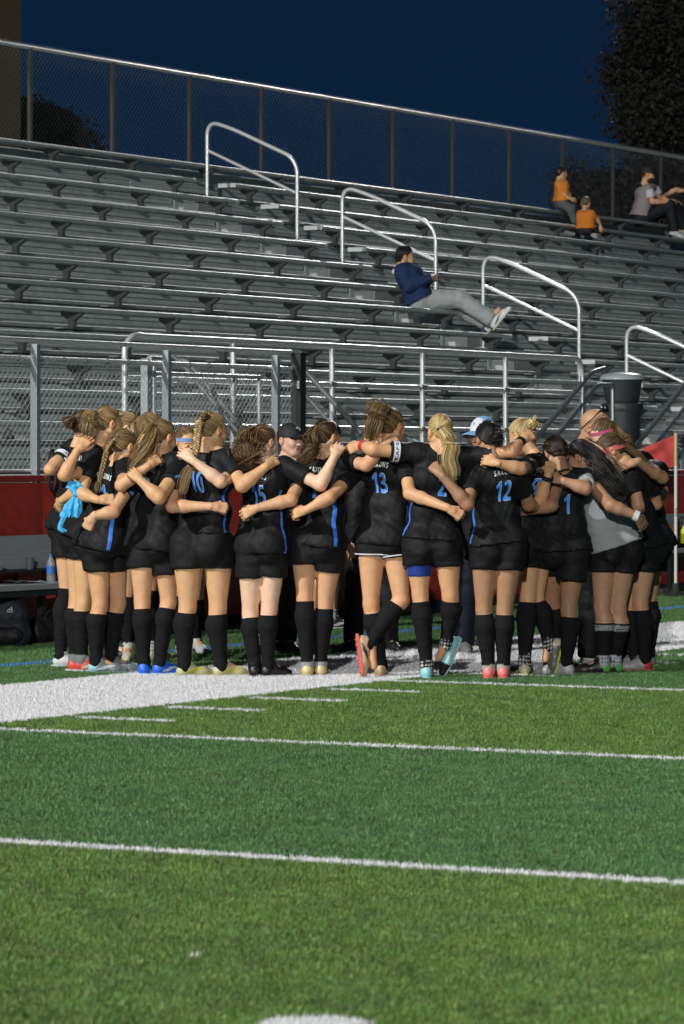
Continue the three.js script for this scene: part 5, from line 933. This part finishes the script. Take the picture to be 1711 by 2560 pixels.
const adults = [
  { // coach in black cap
    label: 'coach in a black cap and polo facing out between two players', d: 26.7, yaw: 140, hyaw: 138, hpitch: -2, hroll: -3, skin: [0.6, 0.37, 0.25], head: [727, 1092], neck: [722, 1148], pel: [716, 1350], s: 1.06, legA: [null, [700, 1500], [694, 1600], [690, 1620, -0.15]], legB: [null, [722, 1500], [716, 1600], [735, 1625, -0.15]],
    shirt: { rgb: BLK, hem: 1.05, name: 'polo_shirt' }, shorts: { long: true, rgb: [0.022, 0.018, 0.015] }, shoe: { main: [0.012, 0.012, 0.012], sole: [0.4, 0.36, 0.2] }, brow: [0.25, 0.18, 0.13], hair: { rgb: [0.05, 0.03, 0.018], to: [0, -0.03, -0.1], n: 120 },
    cap: { rgb: [0.012, 0.0125, 0.013], emblem: (cap, X) => { const t = canvasTex(128, 96, (g, w, h) => { g.fillStyle = '#0c0d0e'; g.fillRect(0, 0, w, h); g.strokeStyle = '#dfe4e6'; g.lineWidth = 9; g.lineCap = 'round'; g.beginPath(); g.moveTo(26, 40); g.bezierCurveTo(40, 14, 84, 14, 100, 36); g.bezierCurveTo(108, 56, 92, 62, 84, 82); g.stroke(); g.beginPath(); g.moveTo(32, 52); g.bezierCurveTo(52, 34, 74, 40, 78, 52); g.bezierCurveTo(74, 62, 64, 66, 62, 82); g.stroke(); g.fillStyle = '#dfe4e6'; g.beginPath(); g.ellipse(88, 44, 12, 9, 0.4, 0, 7); g.fill(); }); const g = new THREE.PlaneGeometry(0.058, 0.043, 8, 4), p = g.attributes.position; for (let i = 0; i < p.count; i++) { const x = p.getX(i), y = p.getY(i) + 0.085; const k = Math.sqrt(Math.max(0, 1 - (x / 0.087) ** 2 - ((y - 0.032) / 0.1) ** 2)); p.setXYZ(i, x, y, 0.108 * k - 0.01 + 0.003); } g.computeVertexNormals(); part(cap, 'emblem', g.applyMatrix4(X), new THREE.MeshStandardMaterial({ map: t, roughness: 0.7 })); } } },
  { label: 'person in a black cap by the red wall, behind the white headband player', d: 30.2, yaw: 80, hyaw: 82, hpitch: 4, skin: SKIN, head: [824, 1082], neck: [818, 1126], pel: [815, 1290], s: 1.02, legA: [null, [800, 1430], [784, 1548], [800, 1572]], legB: [null, [835, 1430], [832, 1545], [858, 1572]], shirt: { rgb: BLK, hem: 1.05, name: 't_shirt' }, shorts: { rgb: BLK }, sock: { top: 0.8, rgb: [0.5, 0.5, 0.5] }, shoe: { main: [0.03, 0.032, 0.035], toe: [0.62, 0.63, 0.63], mark: [0.6, 0.6, 0.6], sole: [0.62, 0.63, 0.63] }, cap: { rgb: [0.012, 0.0125, 0.013] }, hair: { ...DARK, to: [0, -0.02, -0.1], n: 100 } },
  { label: 'coach in a quilted black jacket and leggings inside the huddle', d: 26.8, yaw: 175, hyaw: 175, hpitch: 10, skin: SKIN, head: [940, 1085], neck: [936, 1136], pel: [926, 1340], armA: [[895, 1165], [888, 1260, -0.1], [886, 1345, -0.1], [880, 1372, -0.1], 'relaxed'], legA: [null, [889, 1490], [883, 1590], [862, 1618, -0.12]], legB: [null, [968, 1490], [972, 1592], [988, 1615, -0.12]], shirt: { rgb: [0.012, 0.012, 0.013], hem: 1.1, sleeve: 2, loose: 1.08, name: 'jacket' }, shorts: { long: true, rgb: [0.01, 0.01, 0.011], name: 'leggings' }, shoe: { main: [0.012, 0.012, 0.012], sole: [0.03, 0.03, 0.03] }, hair: { ...DARK, to: [0, 0.05, -0.1] } },
  { label: 'coach in a white and light blue cap and navy trousers behind number 12', d: 26.5, yaw: 190, hyaw: 225, hpitch: 8, skin: TAN, head: [1208, 1076], neck: [1205, 1128], pel: [1160, 1335], s: 1.06, legA: [null, [1140, 1490], [1130, 1600], [1120, 1625, -0.1]], legB: [null, [1170, 1490], [1160, 1600], [1165, 1625, -0.1]], shirt: { rgb: BLK, hem: 1.1, name: 'polo_shirt' }, shorts: { long: true, rgb: [0.011, 0.014, 0.026] }, shoe: { main: [0.2, 0.19, 0.18], sole: [0.4, 0.4, 0.4] }, hair: { ...INK, to: [0, -0.03, -0.1], n: 100 },
    cap: { rgb: [0.2, 0.42, 0.66], front: [0.68, 0.69, 0.74], visor: [0.22, 0.44, 0.66], emblem: (cap, X) => { const t = canvasTex(96, 64, (g, w, h) => { g.fillStyle = '#d6d8de'; g.fillRect(0, 0, w, h); g.fillStyle = '#3c6fb8'; g.font = 'bold 54px serif'; g.textAlign = 'center'; g.textBaseline = 'middle'; g.fillText('N', w / 2 - 6, h / 2); g.fillText('Y', w / 2 + 10, h / 2 + 5); }); const g = new THREE.PlaneGeometry(0.045, 0.03, 6, 4), p = g.attributes.position; for (let i = 0; i < p.count; i++) { const x = p.getX(i), y = p.getY(i) + 0.088, k = Math.sqrt(Math.max(0, 1 - (x / 0.087) ** 2 - ((y - 0.032) / 0.1) ** 2)); p.setXYZ(i, x, y, 0.108 * k - 0.01 + 0.003); } g.computeVertexNormals(); part(cap, 'emblem', g.applyMatrix4(X), new THREE.MeshStandardMaterial({ map: t, roughness: 0.7 })); } } },
  { label: 'bald man with sunglasses pushed up on his head inside the huddle', d: 24.85, yaw: 100, hyaw: 112, hpitch: 24, hs: 1.06, s: 1.06, skin: [0.5, 0.28, 0.165], head: [1490, 1062], neck: [1478, 1126], pel: [1500, 1330], shirt: { rgb: BLK, hem: 1.1, name: 'polo_shirt' }, shorts: { long: true, rgb: BLK }, shoe: { main: [0.3, 0.3, 0.3] },
    extra: ({ o, X }) => { const lens = [-1, 1].map((s) => new THREE.SphereGeometry(1, 14, 10).scale(0.031, 0.02, 0.012).rotateX(-1.25).translate(s * 0.033, 0.126, 0.0)); const g = part(o, 'sunglasses', join([...lens, tube([V3(-0.066, 0.112, -0.002), V3(0, 0.13, 0.008), V3(0.066, 0.112, -0.002)], 0.005, 6, 12)]).applyMatrix4(X), std([0.006, 0.006, 0.007], 0.15)); for (const s of [-1, 1]) part(g, 'temple_arm', tube([V3(s * 0.066, 0.112, -0.002), V3(s * 0.083, 0.06, -0.02), V3(s * 0.08, -0.025, -0.06)], 0.004, 6, 14).applyMatrix4(X), std([0.006, 0.006, 0.007], 0.2)); } },
];
for (const s of huddle) person({ ...s, group: HUD });
for (const s of adults) person({ ...s, group: 'adults at the huddle' });
console.log('people built in', Date.now() - T0, 'ms');
// ---------------------------------------------------------------- people in the stand
const WATCH = 'spectators on the bleachers';
person({ label: 'man in a navy hoodie and grey trousers reclining on the bleachers, arms folded', group: WATCH, d: 43.2, seated: true, yaw: 96, hyaw: 84, hpitch: 8, s: 1.16, w: 1.12, skin: [0.5, 0.3, 0.18], head: [1014, 638], neck: [1006, 664], pel: [1052, 750],
  armA: [[1005, 680, -0.16], [1024, 716, -0.22], [1078, 694, -0.2], [1094, 692, -0.1], 'fist'], armB: [[1030, 674, 0.14], [1060, 705, 0.1], [1082, 690, -0.12], [1068, 694, -0.22], 'fist'],
  legA: [[1056, 750, -0.08], [1150, 748, -0.06], [1228, 798, -0.1], [1256, 764, -0.12]], legB: [[1060, 750, 0.1], [1140, 764, 0.14], [1214, 806, 0.12], [1240, 776, 0.12]],
  shirt: { rgb: [0.009, 0.025, 0.08], hem: 1.0, sleeve: 2, loose: 1.12, name: 'hoodie', rough: 0.85, fold: 1.4 }, shorts: { long: true, rgb: [0.3, 0.325, 0.32] }, shoe: { main: [0.6, 0.62, 0.62], mark: [0.05, 0.06, 0.07], sole: [0.5, 0.48, 0.38], size: 1.05 }, hair: { rgb: [0.01, 0.009, 0.008], streak: [0.02, 0.018, 0.017], to: [0, 0.1, -0.02], grow: 1.03, lift: 0.08 } });
person({ label: 'child in an orange t-shirt perched upright on the top bleacher row', group: WATCH, d: 55.2, seated: true, yaw: 70, hyaw: 62, hpitch: 8, s: 0.76, hs: 1.15, skin: SKIN, head: [1404, 430], neck: [1402, 450], pel: [1404, 503],
  armA: [[1396, 460, -0.05], [1408, 484, -0.1], [1424, 496, -0.12], [1434, 498, -0.1], 'relaxed'], armB: [[1412, 460, 0.08], [1420, 482, 0.1], [1428, 494, 0.1]],
  legA: [[1402, 506, -0.05], [1428, 524, -0.08], [1436, 552, -0.05], [1446, 556, -0.05]], legB: [[1406, 506, 0.06], [1430, 520, 0.08], [1440, 548, 0.08], [1450, 552, 0.08]],
  shirt: { rgb: [0.68, 0.24, 0.03], hem: 1.0, loose: 1.08, name: 't_shirt', rough: 0.85 }, shorts: { long: true, rgb: [0.1, 0.115, 0.105] }, shoe: { main: [0.03, 0.03, 0.035] }, hair: { rgb: [0.016, 0.012, 0.01], streak: [0.06, 0.05, 0.045], to: [0, 0.1, -0.04], grow: 1.06 } });
person({ label: 'small fair-haired child in an orange t-shirt sitting low between bleacher rows', group: WATCH, d: 54.3, seated: true, yaw: 20, hyaw: 25, hpitch: 14, s: 0.68, hs: 1.2, skin: SKIN, head: [1465, 506], neck: [1464, 526], pel: [1464, 570],
  armA: [[1450, 536], [1446, 556, 0.05], [1456, 572, 0.15]], armB: [[1480, 536], [1494, 548, 0.02], [1501, 562, 0.05], [1502, 570, 0.05], 'relaxed'],
  legA: [[1458, 574], [1448, 576, 0.25], [1432, 582, 0.05], [1424, 580, 0.05]], legB: [[1472, 574], [1486, 572, 0.25], [1484, 584, 0.02], [1494, 588, -0.05]],
  shirt: { rgb: [0.62, 0.19, 0.025], hem: 1.04, loose: 1.08, name: 't_shirt', rough: 0.85 }, shorts: { long: true, rgb: [0.02, 0.02, 0.022] }, shoe: { main: [0.02, 0.02, 0.022], sole: [0.4, 0.4, 0.4] }, hair: { rgb: [0.12, 0.085, 0.05], streak: [0.26, 0.2, 0.13], to: [0, 0.08, -0.08] } });
person({ label: 'bearded man in a cap and grey shirt with white sleeves, elbow on his knee', group: WATCH, d: 58.2, seated: true, yaw: 78, hyaw: 92, hpitch: 8, s: 1.06, skin: SKIN, brow: [0.15, 0.1, 0.08], head: [1620, 432], neck: [1612, 458], pel: [1600, 540],
  armA: [[1622, 474, -0.15], [1632, 504, -0.16], [1668, 505, -0.1], [1690, 502, -0.06], 'relaxed'], armB: [[1636, 470, 0.12], [1650, 495, 0.12], [1680, 505, 0.1]],
  legA: [[1606, 546, -0.08], [1676, 514, -0.06], [1686, 574, -0.06], [1704, 580, -0.06]], legB: [[1606, 546, 0.08], [1690, 518, 0.12], [1706, 570, 0.12], [1724, 578, 0.12]],
  shirt: { rgb: [0.3, 0.26, 0.26], hem: 1.0, loose: 1.12, name: 't_shirt', rough: 0.85 }, shorts: { long: true, rgb: [0.012, 0.014, 0.02] }, shoe: { main: [0.55, 0.57, 0.58], sole: [0.5, 0.5, 0.5] }, hair: { ...DARK, to: [0, -0.02, -0.1] }, cap: { rgb: [0.025, 0.025, 0.027], visor: [0.03, 0.03, 0.03] },
  extra: ({ o, X, aA, aB }) => { part(o, 'beard', fieldMesh((x, y, z) => Math.max(dEll(x, y, z, 0, -0.068, 0.036, 0.062, 0.062, 0.066), y + 0.035 - Math.max(0, Math.abs(x) - 0.03) * 1.2, -(Math.hypot(x * 0.7, y + 0.058, z - 0.1) - 0.014)), [-0.08, -0.15, -0.05], [0.08, 0.02, 0.12], 0.008).applyMatrix4(X), std([0.03, 0.018, 0.012], 0.9)); for (const a of [aA, aB]) cuff(o, a.sh, a.el, 0.34, 0.0755, 0.12, [0.6, 0.58, 0.6], 'sleeve_panel'); } });
person({ label: 'person in black clothes sitting next to the bearded man', group: WATCH, d: 58.8, seated: true, yaw: -70, hyaw: -75, hpitch: 15, skin: SKIN, head: [1738, 448], neck: [1742, 476], pel: [1752, 545],
  armA: [[1730, 484, -0.1], [1690, 474, -0.12], [1656, 492, -0.1], [1644, 496, -0.1], 'relaxed'], armB: [[1752, 486, 0.1], [1720, 500, 0.1], [1704, 510, 0.1], [1696, 514, 0.1], 'relaxed'],
  legA: [[1746, 550], [1702, 530, -0.06], [1698, 580, -0.06], [1688, 584, -0.06]], legB: [[1746, 550], [1706, 528, 0.1], [1702, 580, 0.1], [1692, 584, 0.1]],
  shirt: { rgb: [0.01, 0.01, 0.011], hem: 1.0, sleeve: 2, loose: 1.1, name: 'jacket' }, shorts: { long: true, rgb: [0.012, 0.012, 0.014] }, shoe: { main: [0.5, 0.5, 0.5] }, hair: { ...DARK, to: [0, 0.03, -0.1] } });
// ---------------------------------------------------------------- things along the wall
M.benchAlu = std([0.55, 0.59, 0.59], 0.45, 0.35, { map: noiseMap(256, 2.4, 0.8, [0.72, 0.72, 0.72], [1, 1, 1], 2) });
function bench(u0, u1, v, label, back = 0.3) {
  const o = thing('players_bench', label, 'bench', null, 'benches along the red wall'), L = u1 - u0, c = (u0 + u1) / 2;
  part(o, 'seat', rbox(L, 0.045, 0.27, 0.01, c, 0.445, -(v + 0.02)), M.benchAlu);
  part(o, 'seat_shade_strip', box(L - 0.04, 0.045, 0.04, c, 0.399, -(v - 0.06)), M.blackPost);  // black strip added for the band of shade below the seat
  part(o, 'backrest', new THREE.BoxGeometry(L, 0.25, 0.03).rotateX(-0.14).translate(c, 0.685, -(v + back)), M.benchAlu);
  part(o, 'back_ledge', rbox(L, 0.016, 0.1, 0.004, c, 0.552, -(v + back - 0.075)), M.blackPost);
  for (let u = u0 + 0.25; u < u1; u += 1.5) part(o, 'leg', join([box(0.05, 0.42, 0.05, u, 0.21, -(v - 0.04)), box(0.05, 0.42, 0.05, u, 0.21, -(v + 0.13)), box(0.03, 0.03, back - 0.03, u, 0.405, -(v + 0.1 + back / 2)), pipe(P(u, v + back + 0.055, 0.4), P(u, v + back + 0.075, 0.79), 0.018), box(0.06, 0.02, 0.34, u, 0.01, -(v + 0.04))]), M.blackPost);
  return settle(o, P(c, v));
}
const VBEN = 15.48;
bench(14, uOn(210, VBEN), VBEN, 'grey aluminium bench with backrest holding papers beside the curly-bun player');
const VB2 = 15.66;
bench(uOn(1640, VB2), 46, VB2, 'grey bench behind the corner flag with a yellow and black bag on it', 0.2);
const seatAt = (px, py) => { const p = onGround(px, py, 0.4675); return p; };
{
  const o = thing('plastic_cup', 'translucent grey plastic cup standing against the bench backrest', 'cup', V3(uOn(75, VBEN + 0.215), 0.5605, -(VBEN + 0.215)));
  part(o, 'cup_wall', new THREE.LatheGeometry([[0.027, 0], [0.029, 0.002], [0.034, 0.085], [0.0345, 0.086], [0.033, 0.086], [0.028, 0.004], [0, 0.004], [0, 0], [0.027, 0]].map(([x, y]) => new THREE.Vector2(x, y)), 24), phys([0.25, 0.27, 0.28], { transmission: 0.55, roughness: 0.4, thickness: 0 }));
  part(o, 'rim', new THREE.TorusGeometry(0.034, 0.002, 6, 24).rotateX(Math.PI / 2).translate(0, 0.086, 0), std([0.12, 0.13, 0.13], 0.4));
}
function bottle(px, label, blue) {
  const u = uOn(px, VBEN), o = thing('water_bottle', label, 'bottle', V3(u, 0.468, -(VBEN + 0.05)));
  part(o, 'bottle_body', new THREE.LatheGeometry([[0, 0], [0.031, 0.001], [0.033, 0.01], [0.033, 0.05], [0.031, 0.055], [0.033, 0.06], [0.033, 0.13], [0.028, 0.155], [0.013, 0.18], [0.013, 0.195], [0, 0.195]].map(([x, y]) => new THREE.Vector2(x, y)), 20), phys([0.75, 0.8, 0.82], { transmission: 0.8, roughness: 0.15, thickness: 0 }));
  part(o, 'cap', new THREE.CylinderGeometry(0.015, 0.015, 0.018, 16).translate(0, 0.2, 0), std(blue, 0.5));
  part(o, 'wrapper', new THREE.CylinderGeometry(0.0335, 0.0335, 0.055, 20, 1, true).translate(0, 0.09, 0), std(blue, 0.5, 0, { side: THREE.DoubleSide }));
}
bottle(142, 'clear water bottle with blue wrapper on the bench beside the curly-bun player', [0.03, 0.16, 0.5]);
bottle(3, 'clear crumpled water bottle beside the papers on the bench', [0.5, 0.52, 0.5]);
{
  const q = seatAt(52, 1458), o = thing('papers', 'loose white sheets of paper lying on the grey bench', 'papers', V3(q.x, 0.469, q.z));
  [[0, 0.2, 0], [0.02, -0.35, 0.003], [-0.04, 0.6, 0.006]].forEach(([x, a, y], i) => { const g = new THREE.PlaneGeometry(0.28, 0.2, 8, 6).rotateX(-Math.PI / 2), p = g.attributes.position; for (let k = 0; k < p.count; k++) p.setY(k, 0.006 + 0.01 * Math.max(0, noise2(p.getX(k) * 7 + i * 5, p.getZ(k) * 7))); g.computeVertexNormals(); part(o, 'sheet', g.rotateY(a).translate(x, y, x), std(i === 2 ? [0.1, 0.11, 0.11] : [0.6, 0.62, 0.68], 0.8, 0, { side: THREE.DoubleSide })); });
  const e = seatAt(40, 1451), p = thing('envelope', 'narrow orange-yellow envelope on top of the papers on the bench', 'envelope', V3(e.x, 0.49, e.z));
  part(p, 'paper', rbox(0.3, 0.008, 0.09, 0.002, 0, 0, 0).rotateY(0.5), std([0.55, 0.32, 0.07], 0.8));
  part(p, 'flap', rbox(0.04, 0.02, 0.05, 0.006, 0.13, 0.012, -0.05), std([0.6, 0.6, 0.58], 0.7));
}
function blob(list, cell, folds = 0, pleat = false) { const [lo, hi] = bounds(list, 0.02), sx = rr(0, 50); return fieldMesh((x, y, z) => { const d = dBones(list, x, y, z); return d < 0.05 ? d + folds * (pleat ? noise3(x * 36 + sx, y * 7, z * 36) + 0.5 * noise3(x * 14, y * 12 + sx, z * 14) : noise3(x * 14 + sx, y * 14, z * 14) + 0.6 * noise3(x * 34, y * 34 + sx, z * 34)) : d; }, lo, hi, cell); }
{
  const o = thing('backpack', 'upright black and navy backpack with a small white three-stripe mark under the bench', 'bag', V3(uOn(12, VBEN + 0.06), 0, -(VBEN + 0.06)));
  part(o, 'bag_body', blob([bone(V3(-0.1, 0.1, 0), V3(0.1, 0.1, 0), 0.1, 0.1, 0.06), bone(V3(-0.08, 0.25, 0.01), V3(0.08, 0.25, 0.01), 0.1, 0.1, 0.06), bone(V3(-0.04, 0.33, 0.02), V3(0.04, 0.33, 0.02), 0.06, 0.06, 0.06)], 0.012, 0.005).rotateY(-0.9), std([0.012, 0.016, 0.026], 0.7));
  part(o, 'front_pocket', blob([bone(V3(-0.07, 0.1, 0.09), V3(0.07, 0.1, 0.09), 0.06, 0.06, 0.05)], 0.01, 0.004).rotateY(-0.9), std([0.009, 0.01, 0.012], 0.7));
  part(o, 'strap', tube([V3(-0.05, 0.36, -0.06), V3(-0.1, 0.3, -0.14), V3(-0.1, 0.12, -0.13), V3(-0.06, 0.04, -0.08)], 0.012, 6, 24).rotateY(-0.9), std([0.02, 0.022, 0.024], 0.8));
  const mark = canvasTex(96, 96, (g, w, h) => { g.fillStyle = '#141a22'; g.fillRect(0, 0, w, h); g.fillStyle = '#cfd5d8'; [[14, 50, 30, 62], [34, 34, 52, 62], [56, 18, 76, 62]].forEach(([x, y, x2, y2]) => { g.beginPath(); g.moveTo(x, y + 8); g.lineTo(x + 12, y); g.lineTo(x2 + 4, y2); g.lineTo(x2 - 12, y2); g.fill(); }); g.font = 'bold 24px sans-serif'; g.textAlign = 'center'; g.fillText('adidas', w / 2, 86); });
  part(o, 'emblem', new THREE.PlaneGeometry(0.06, 0.06).translate(0.03, 0.29, 0.123).rotateY(-0.9), new THREE.MeshStandardMaterial({ map: mark, roughness: 0.7 }));
  const p = thing('duffel_bag', 'slumped black duffel bag on the turf under the bench', 'bag', V3(uOn(112, VBEN + 0.1), 0, -(VBEN + 0.1)));
  part(p, 'bag_body', blob([bone(V3(-0.16, 0.1, 0), V3(0.16, 0.09, 0), 0.1, 0.09, 0.06), bone(V3(-0.02, 0.15, 0), V3(0.1, 0.14, 0.02), 0.07, 0.07, 0.06)], 0.012, 0.009), std([0.012, 0.013, 0.014], 0.75));
  part(p, 'handle', tube([V3(-0.08, 0.19, 0.05), V3(-0.03, 0.25, 0.06), V3(0.05, 0.245, 0.06), V3(0.09, 0.19, 0.05)], 0.009, 6, 24), std([0.015, 0.015, 0.016], 0.8));
}
{ // on the far bench
  const u = uOn(1718, VB2), o = thing('sports_bag', 'yellow and black bag on the bench behind the corner flag', 'bag', V3(u, 0.47, -(VB2 + 0.02)));
  part(o, 'bag_body', blob([bone(V3(-0.06, 0.12, 0), V3(0.14, 0.12, 0), 0.11, 0.11, 0.06), bone(V3(-0.02, 0.24, 0), V3(0.12, 0.24, 0), 0.08, 0.08, 0.06)], 0.014, 0.008), std([0.012, 0.013, 0.014], 0.7));
  part(o, 'yellow_trim', tube([V3(0.0, 0.34, 0.05), V3(-0.12, 0.27, 0.09), V3(-0.185, 0.16, 0.06), V3(-0.17, 0.05, 0.05)], 0.026, 8, 30), std([0.6, 0.62, 0.02], 0.5));
  const b = thing('game_ball', 'orange ball resting against the bench end behind the flagpole', 'ball', V3(uOn(1678, VB2), 0.59, -(VB2 + 0.05)));
  part(b, 'ball_skin', new THREE.IcosahedronGeometry(0.12, 4), std([0.3, 0.12, 0.015], 0.6)); part(b, 'seam', join([new THREE.TorusGeometry(0.1203, 0.002, 5, 40), new THREE.TorusGeometry(0.1203, 0.002, 5, 40).rotateY(Math.PI / 2), new THREE.TorusGeometry(0.1203, 0.002, 5, 40).rotateX(Math.PI / 2)]), std([0.02, 0.012, 0.01], 0.8));
  const w = thing('steel_bottle', 'silver bottle lying on the ground behind the flag base', 'bottle', P(uOn(1672, 15.6), 15.7, 0.038));
  part(w, 'bottle_body', new THREE.LatheGeometry([[0, -0.13], [0.034, -0.13], [0.036, -0.12], [0.036, 0.08], [0.02, 0.11], [0.02, 0.125], [0, 0.125]].map(([x, y]) => new THREE.Vector2(x, y)), 20).rotateZ(Math.PI / 2), std([0.6, 0.62, 0.63], 0.25, 0.8)); part(w, 'cap', new THREE.CylinderGeometry(0.022, 0.022, 0.04, 16).rotateZ(Math.PI / 2).translate(-0.145, 0, 0), std([0.02, 0.02, 0.02], 0.5));
}
{ // corner flag
  const b = onGround(1690, 1494), o = thing('corner_flag', 'white corner flag pole with red pennant standing by the red wall', 'flag', V3(b.x, 0, b.z)), d = b.clone().sub(CAM).dot(FWD), px = F / d;
  const yAt = (py) => EYE + (HY - py) / px, R0 = 0.016;
  part(o, 'pole', new THREE.CylinderGeometry(R0, R0, yAt(1165) - 0.06, 16).translate(0, (yAt(1165) + 0.06) / 2, 0), std([0.62, 0.62, 0.58], 0.45));
  part(o, 'pole_sleeve', new THREE.CylinderGeometry(R0 + 0.001, R0 + 0.001, yAt(1082) - yAt(1165), 16).translate(0, (yAt(1165) + yAt(1082)) / 2, 0), std([0.5, 0.4, 0.22], 0.6));
  part(o, 'base', join([new THREE.CylinderGeometry(0.045, 0.17, 0.06, 24).translate(0, 0.03, 0), new THREE.CylinderGeometry(0.035, 0.045, 0.09, 20).translate(0, 0.1, 0)]), M.rubber);
  const tex = canvasTex(32, 128, (g, w, h) => { g.fillStyle = '#cfcdc6'; g.fillRect(0, 0, w, h); g.save(); g.translate(w / 2, h / 2); g.rotate(Math.PI / 2); g.fillStyle = '#16181a'; g.font = 'bold 28px sans-serif'; g.textAlign = 'center'; g.textBaseline = 'middle'; g.fillText('● KWIK', 0, 1); g.restore(); });
  const mark = new THREE.CylinderGeometry(R0 + 0.0015, R0 + 0.0015, 0.15, 16, 1, true, -0.9, 1.8).rotateY(-(Math.PI / 2 - YAW)); part(o, 'pole_lettering', mark.translate(0, yAt(1278), 0), new THREE.MeshStandardMaterial({ map: tex, roughness: 0.5, side: THREE.DoubleSide }));
  const g = new THREE.PlaneGeometry(1, 1, 24, 14), p = g.attributes.position, m = (x) => x / px;
  for (let i = 0; i < p.count; i++) {                               // cloth drawn out to the left, gathered in folds towards the pole
    const s = 0.5 - p.getX(i), t = 0.5 - p.getY(i), top = lerp(1086, 1124, s), bot = lerp(1167, 1150, Math.pow(s, 1.6)) + 6 * Math.sin(s * 3.1), y = yAt(lerp(top, bot, t)), out = m(93) * s;
    const wave = 0.03 * Math.sin(s * 7 + t * 4) * Math.sin(s * 3.1) + 0.02 * Math.sin(t * 9 - s * 6) * s;
    const q = RGT.clone().multiplyScalar(-out).addScaledVector(FWD, wave); p.setXYZ(i, q.x, y, q.z);
  }
  g.computeVertexNormals();
  const col = new Float32Array(p.count * 3); for (let i = 0; i < p.count; i++) { const s = Math.hypot(p.getX(i), p.getZ(i)) / m(93); col.set(s > 0.9 ? [0.55, 0.42, 0.24] : [0.45, 0.05, 0.045], i * 3); } g.setAttribute('color', new THREE.BufferAttribute(col, 3));
  part(o, 'pennant', g, new THREE.MeshStandardMaterial({ vertexColors: true, roughness: 0.75, side: THREE.DoubleSide }));
}
{ // trash can on the bleacher deck
  const v = 16.98, c = onV(1556, 1000, v), y0 = deckH(K0), o = thing('trash_can', 'tall dark grey trash can with domed lid on the bleacher deck', 'trash can', V3(c.x, y0 + 0.002, c.z)), d = c.clone().sub(CAM).dot(FWD), h = (py) => EYE + (HY - py) * d / F - y0;
  M.bin = std([0.022, 0.027, 0.03], 0.5);
  const prof = (a) => new THREE.LatheGeometry(a.map(([x, y]) => new THREE.Vector2(x, y)), 36);
  part(o, 'lower_bin', prof([[0, 0], [0.17, 0], [0.175, 0.01], [0.2, h(1030)], [0.225, h(1028)], [0.225, h(1010)], [0.19, h(1008)], [0, h(1008)]]), M.bin);
  part(o, 'upper_bin', prof([[0.15, h(1012)], [0.185, h(1000)], [0.215, h(952)], [0.235, h(950)], [0.235, h(943)], [0, h(943)]]), M.bin);
  part(o, 'lid', prof([[0.24, h(950)], [0.24, h(944)], [0.2, h(936)], [0.1, h(932)], [0, h(931)]]), std([0.32, 0.36, 0.37], 0.35));
  for (const s of [-1, 1]) part(o, 'handle', rbox(0.05, 0.03, 0.1, 0.01, s * 0.23, h(1018), 0).rotateY(-YAW), M.bin);
}
{ // black hoop hanging on the fence
  const c = onV(131, 1176, 15.86), o = thing('rubber_hoop', 'black rubber hoop hanging on the fence beside the curly-bun player', 'hoop', c.clone());
  part(o, 'ring', new THREE.TorusGeometry(0.155, 0.011, 10, 48).rotateY(0.25).scale(0.72, 1, 1), M.rubber);
  part(o, 'hook', tube([V3(0, 0.14, 0), V3(0, 0.165, -0.05), V3(0, 0.15, -0.12)], 0.004, 6, 16), M.galv);
}
{ // knotted blue bib
  const D = 23.86, q = (x, y, dd = 0) => atDepth(x, y, D + dd), o = thing('knotted_bib', 'bright blue training bib knotted and hanging between the curly bun and tall ponytail', 'bib');
  const ruffle = (pts, radii, folds, flat, seed, open = 0.35) => {          // a gathered tube of thin cloth, pleated lengthwise
    const n = 34, m = 72, c = curve(pts, n), pos = [], idx = [];
    for (let i = 0; i <= n; i++) {
      const t = i / n, k = t * (radii.length - 1), j = Math.min(radii.length - 2, Math.floor(k)), r = lerp(radii[j], radii[j + 1], k - j);
      for (let e = 0; e <= m; e++) { const w = e / m * 6.2832, f = 1 + open * Math.sin(folds * w + seed + 1.6 * Math.sin(t * 3 + seed)) * Math.min(1, r / 0.02) + 0.16 * noise3(Math.cos(w) * 2 + seed, Math.sin(w) * 2, t * 3), q3 = c[i].clone().addScaledVector(RGT, Math.cos(w) * r * f).addScaledVector(FWD, Math.sin(w) * r * f * flat).add(V3(0, 0.012 * t * noise3(Math.cos(w) * 3, Math.sin(w) * 3, seed), 0)); pos.push(q3.x, q3.y, q3.z); if (i && e) { const a = (i - 1) * (m + 1) + e - 1; idx.push(a, a + m + 1, a + 1, a + 1, a + m + 1, a + m + 2); } }
    }
    const g = new THREE.BufferGeometry(); g.setAttribute('position', new THREE.Float32BufferAttribute(pos, 3)); g.setIndex(idx); g.computeVertexNormals(); return g;
  };
  const cyan = std([0.045, 0.42, 0.76], 0.6, 0, { side: THREE.DoubleSide });
  part(o, 'cloth', join([ruffle([q(193, 1238), q(184, 1262), q(175, 1292)], [0.012, 0.034, 0.05, 0.046], 7, 0.45, 1.2), ruffle([q(193, 1238), q(190, 1222), q(186, 1204)], [0.012, 0.034, 0.042, 0.024], 5, 0.5, 4.1, 0.22)]), cyan);
  part(o, 'tail', ruffle([q(166, 1284, -0.01), q(154, 1306, -0.01), q(151, 1320, -0.01), q(162, 1328, -0.01)], [0.018, 0.013, 0.014, 0.012], 4, 0.5, 2.2, 0.25), cyan);
  part(o, 'knot', blob([bone(q(188, 1235, -0.012), q(197, 1239, -0.012), 0.017, 0.016)], 0.006, 0.003), cyan);
  settle(o, q(178, 1340).setY(q(178, 1328).y));
}
renderer.render(scene, camera);
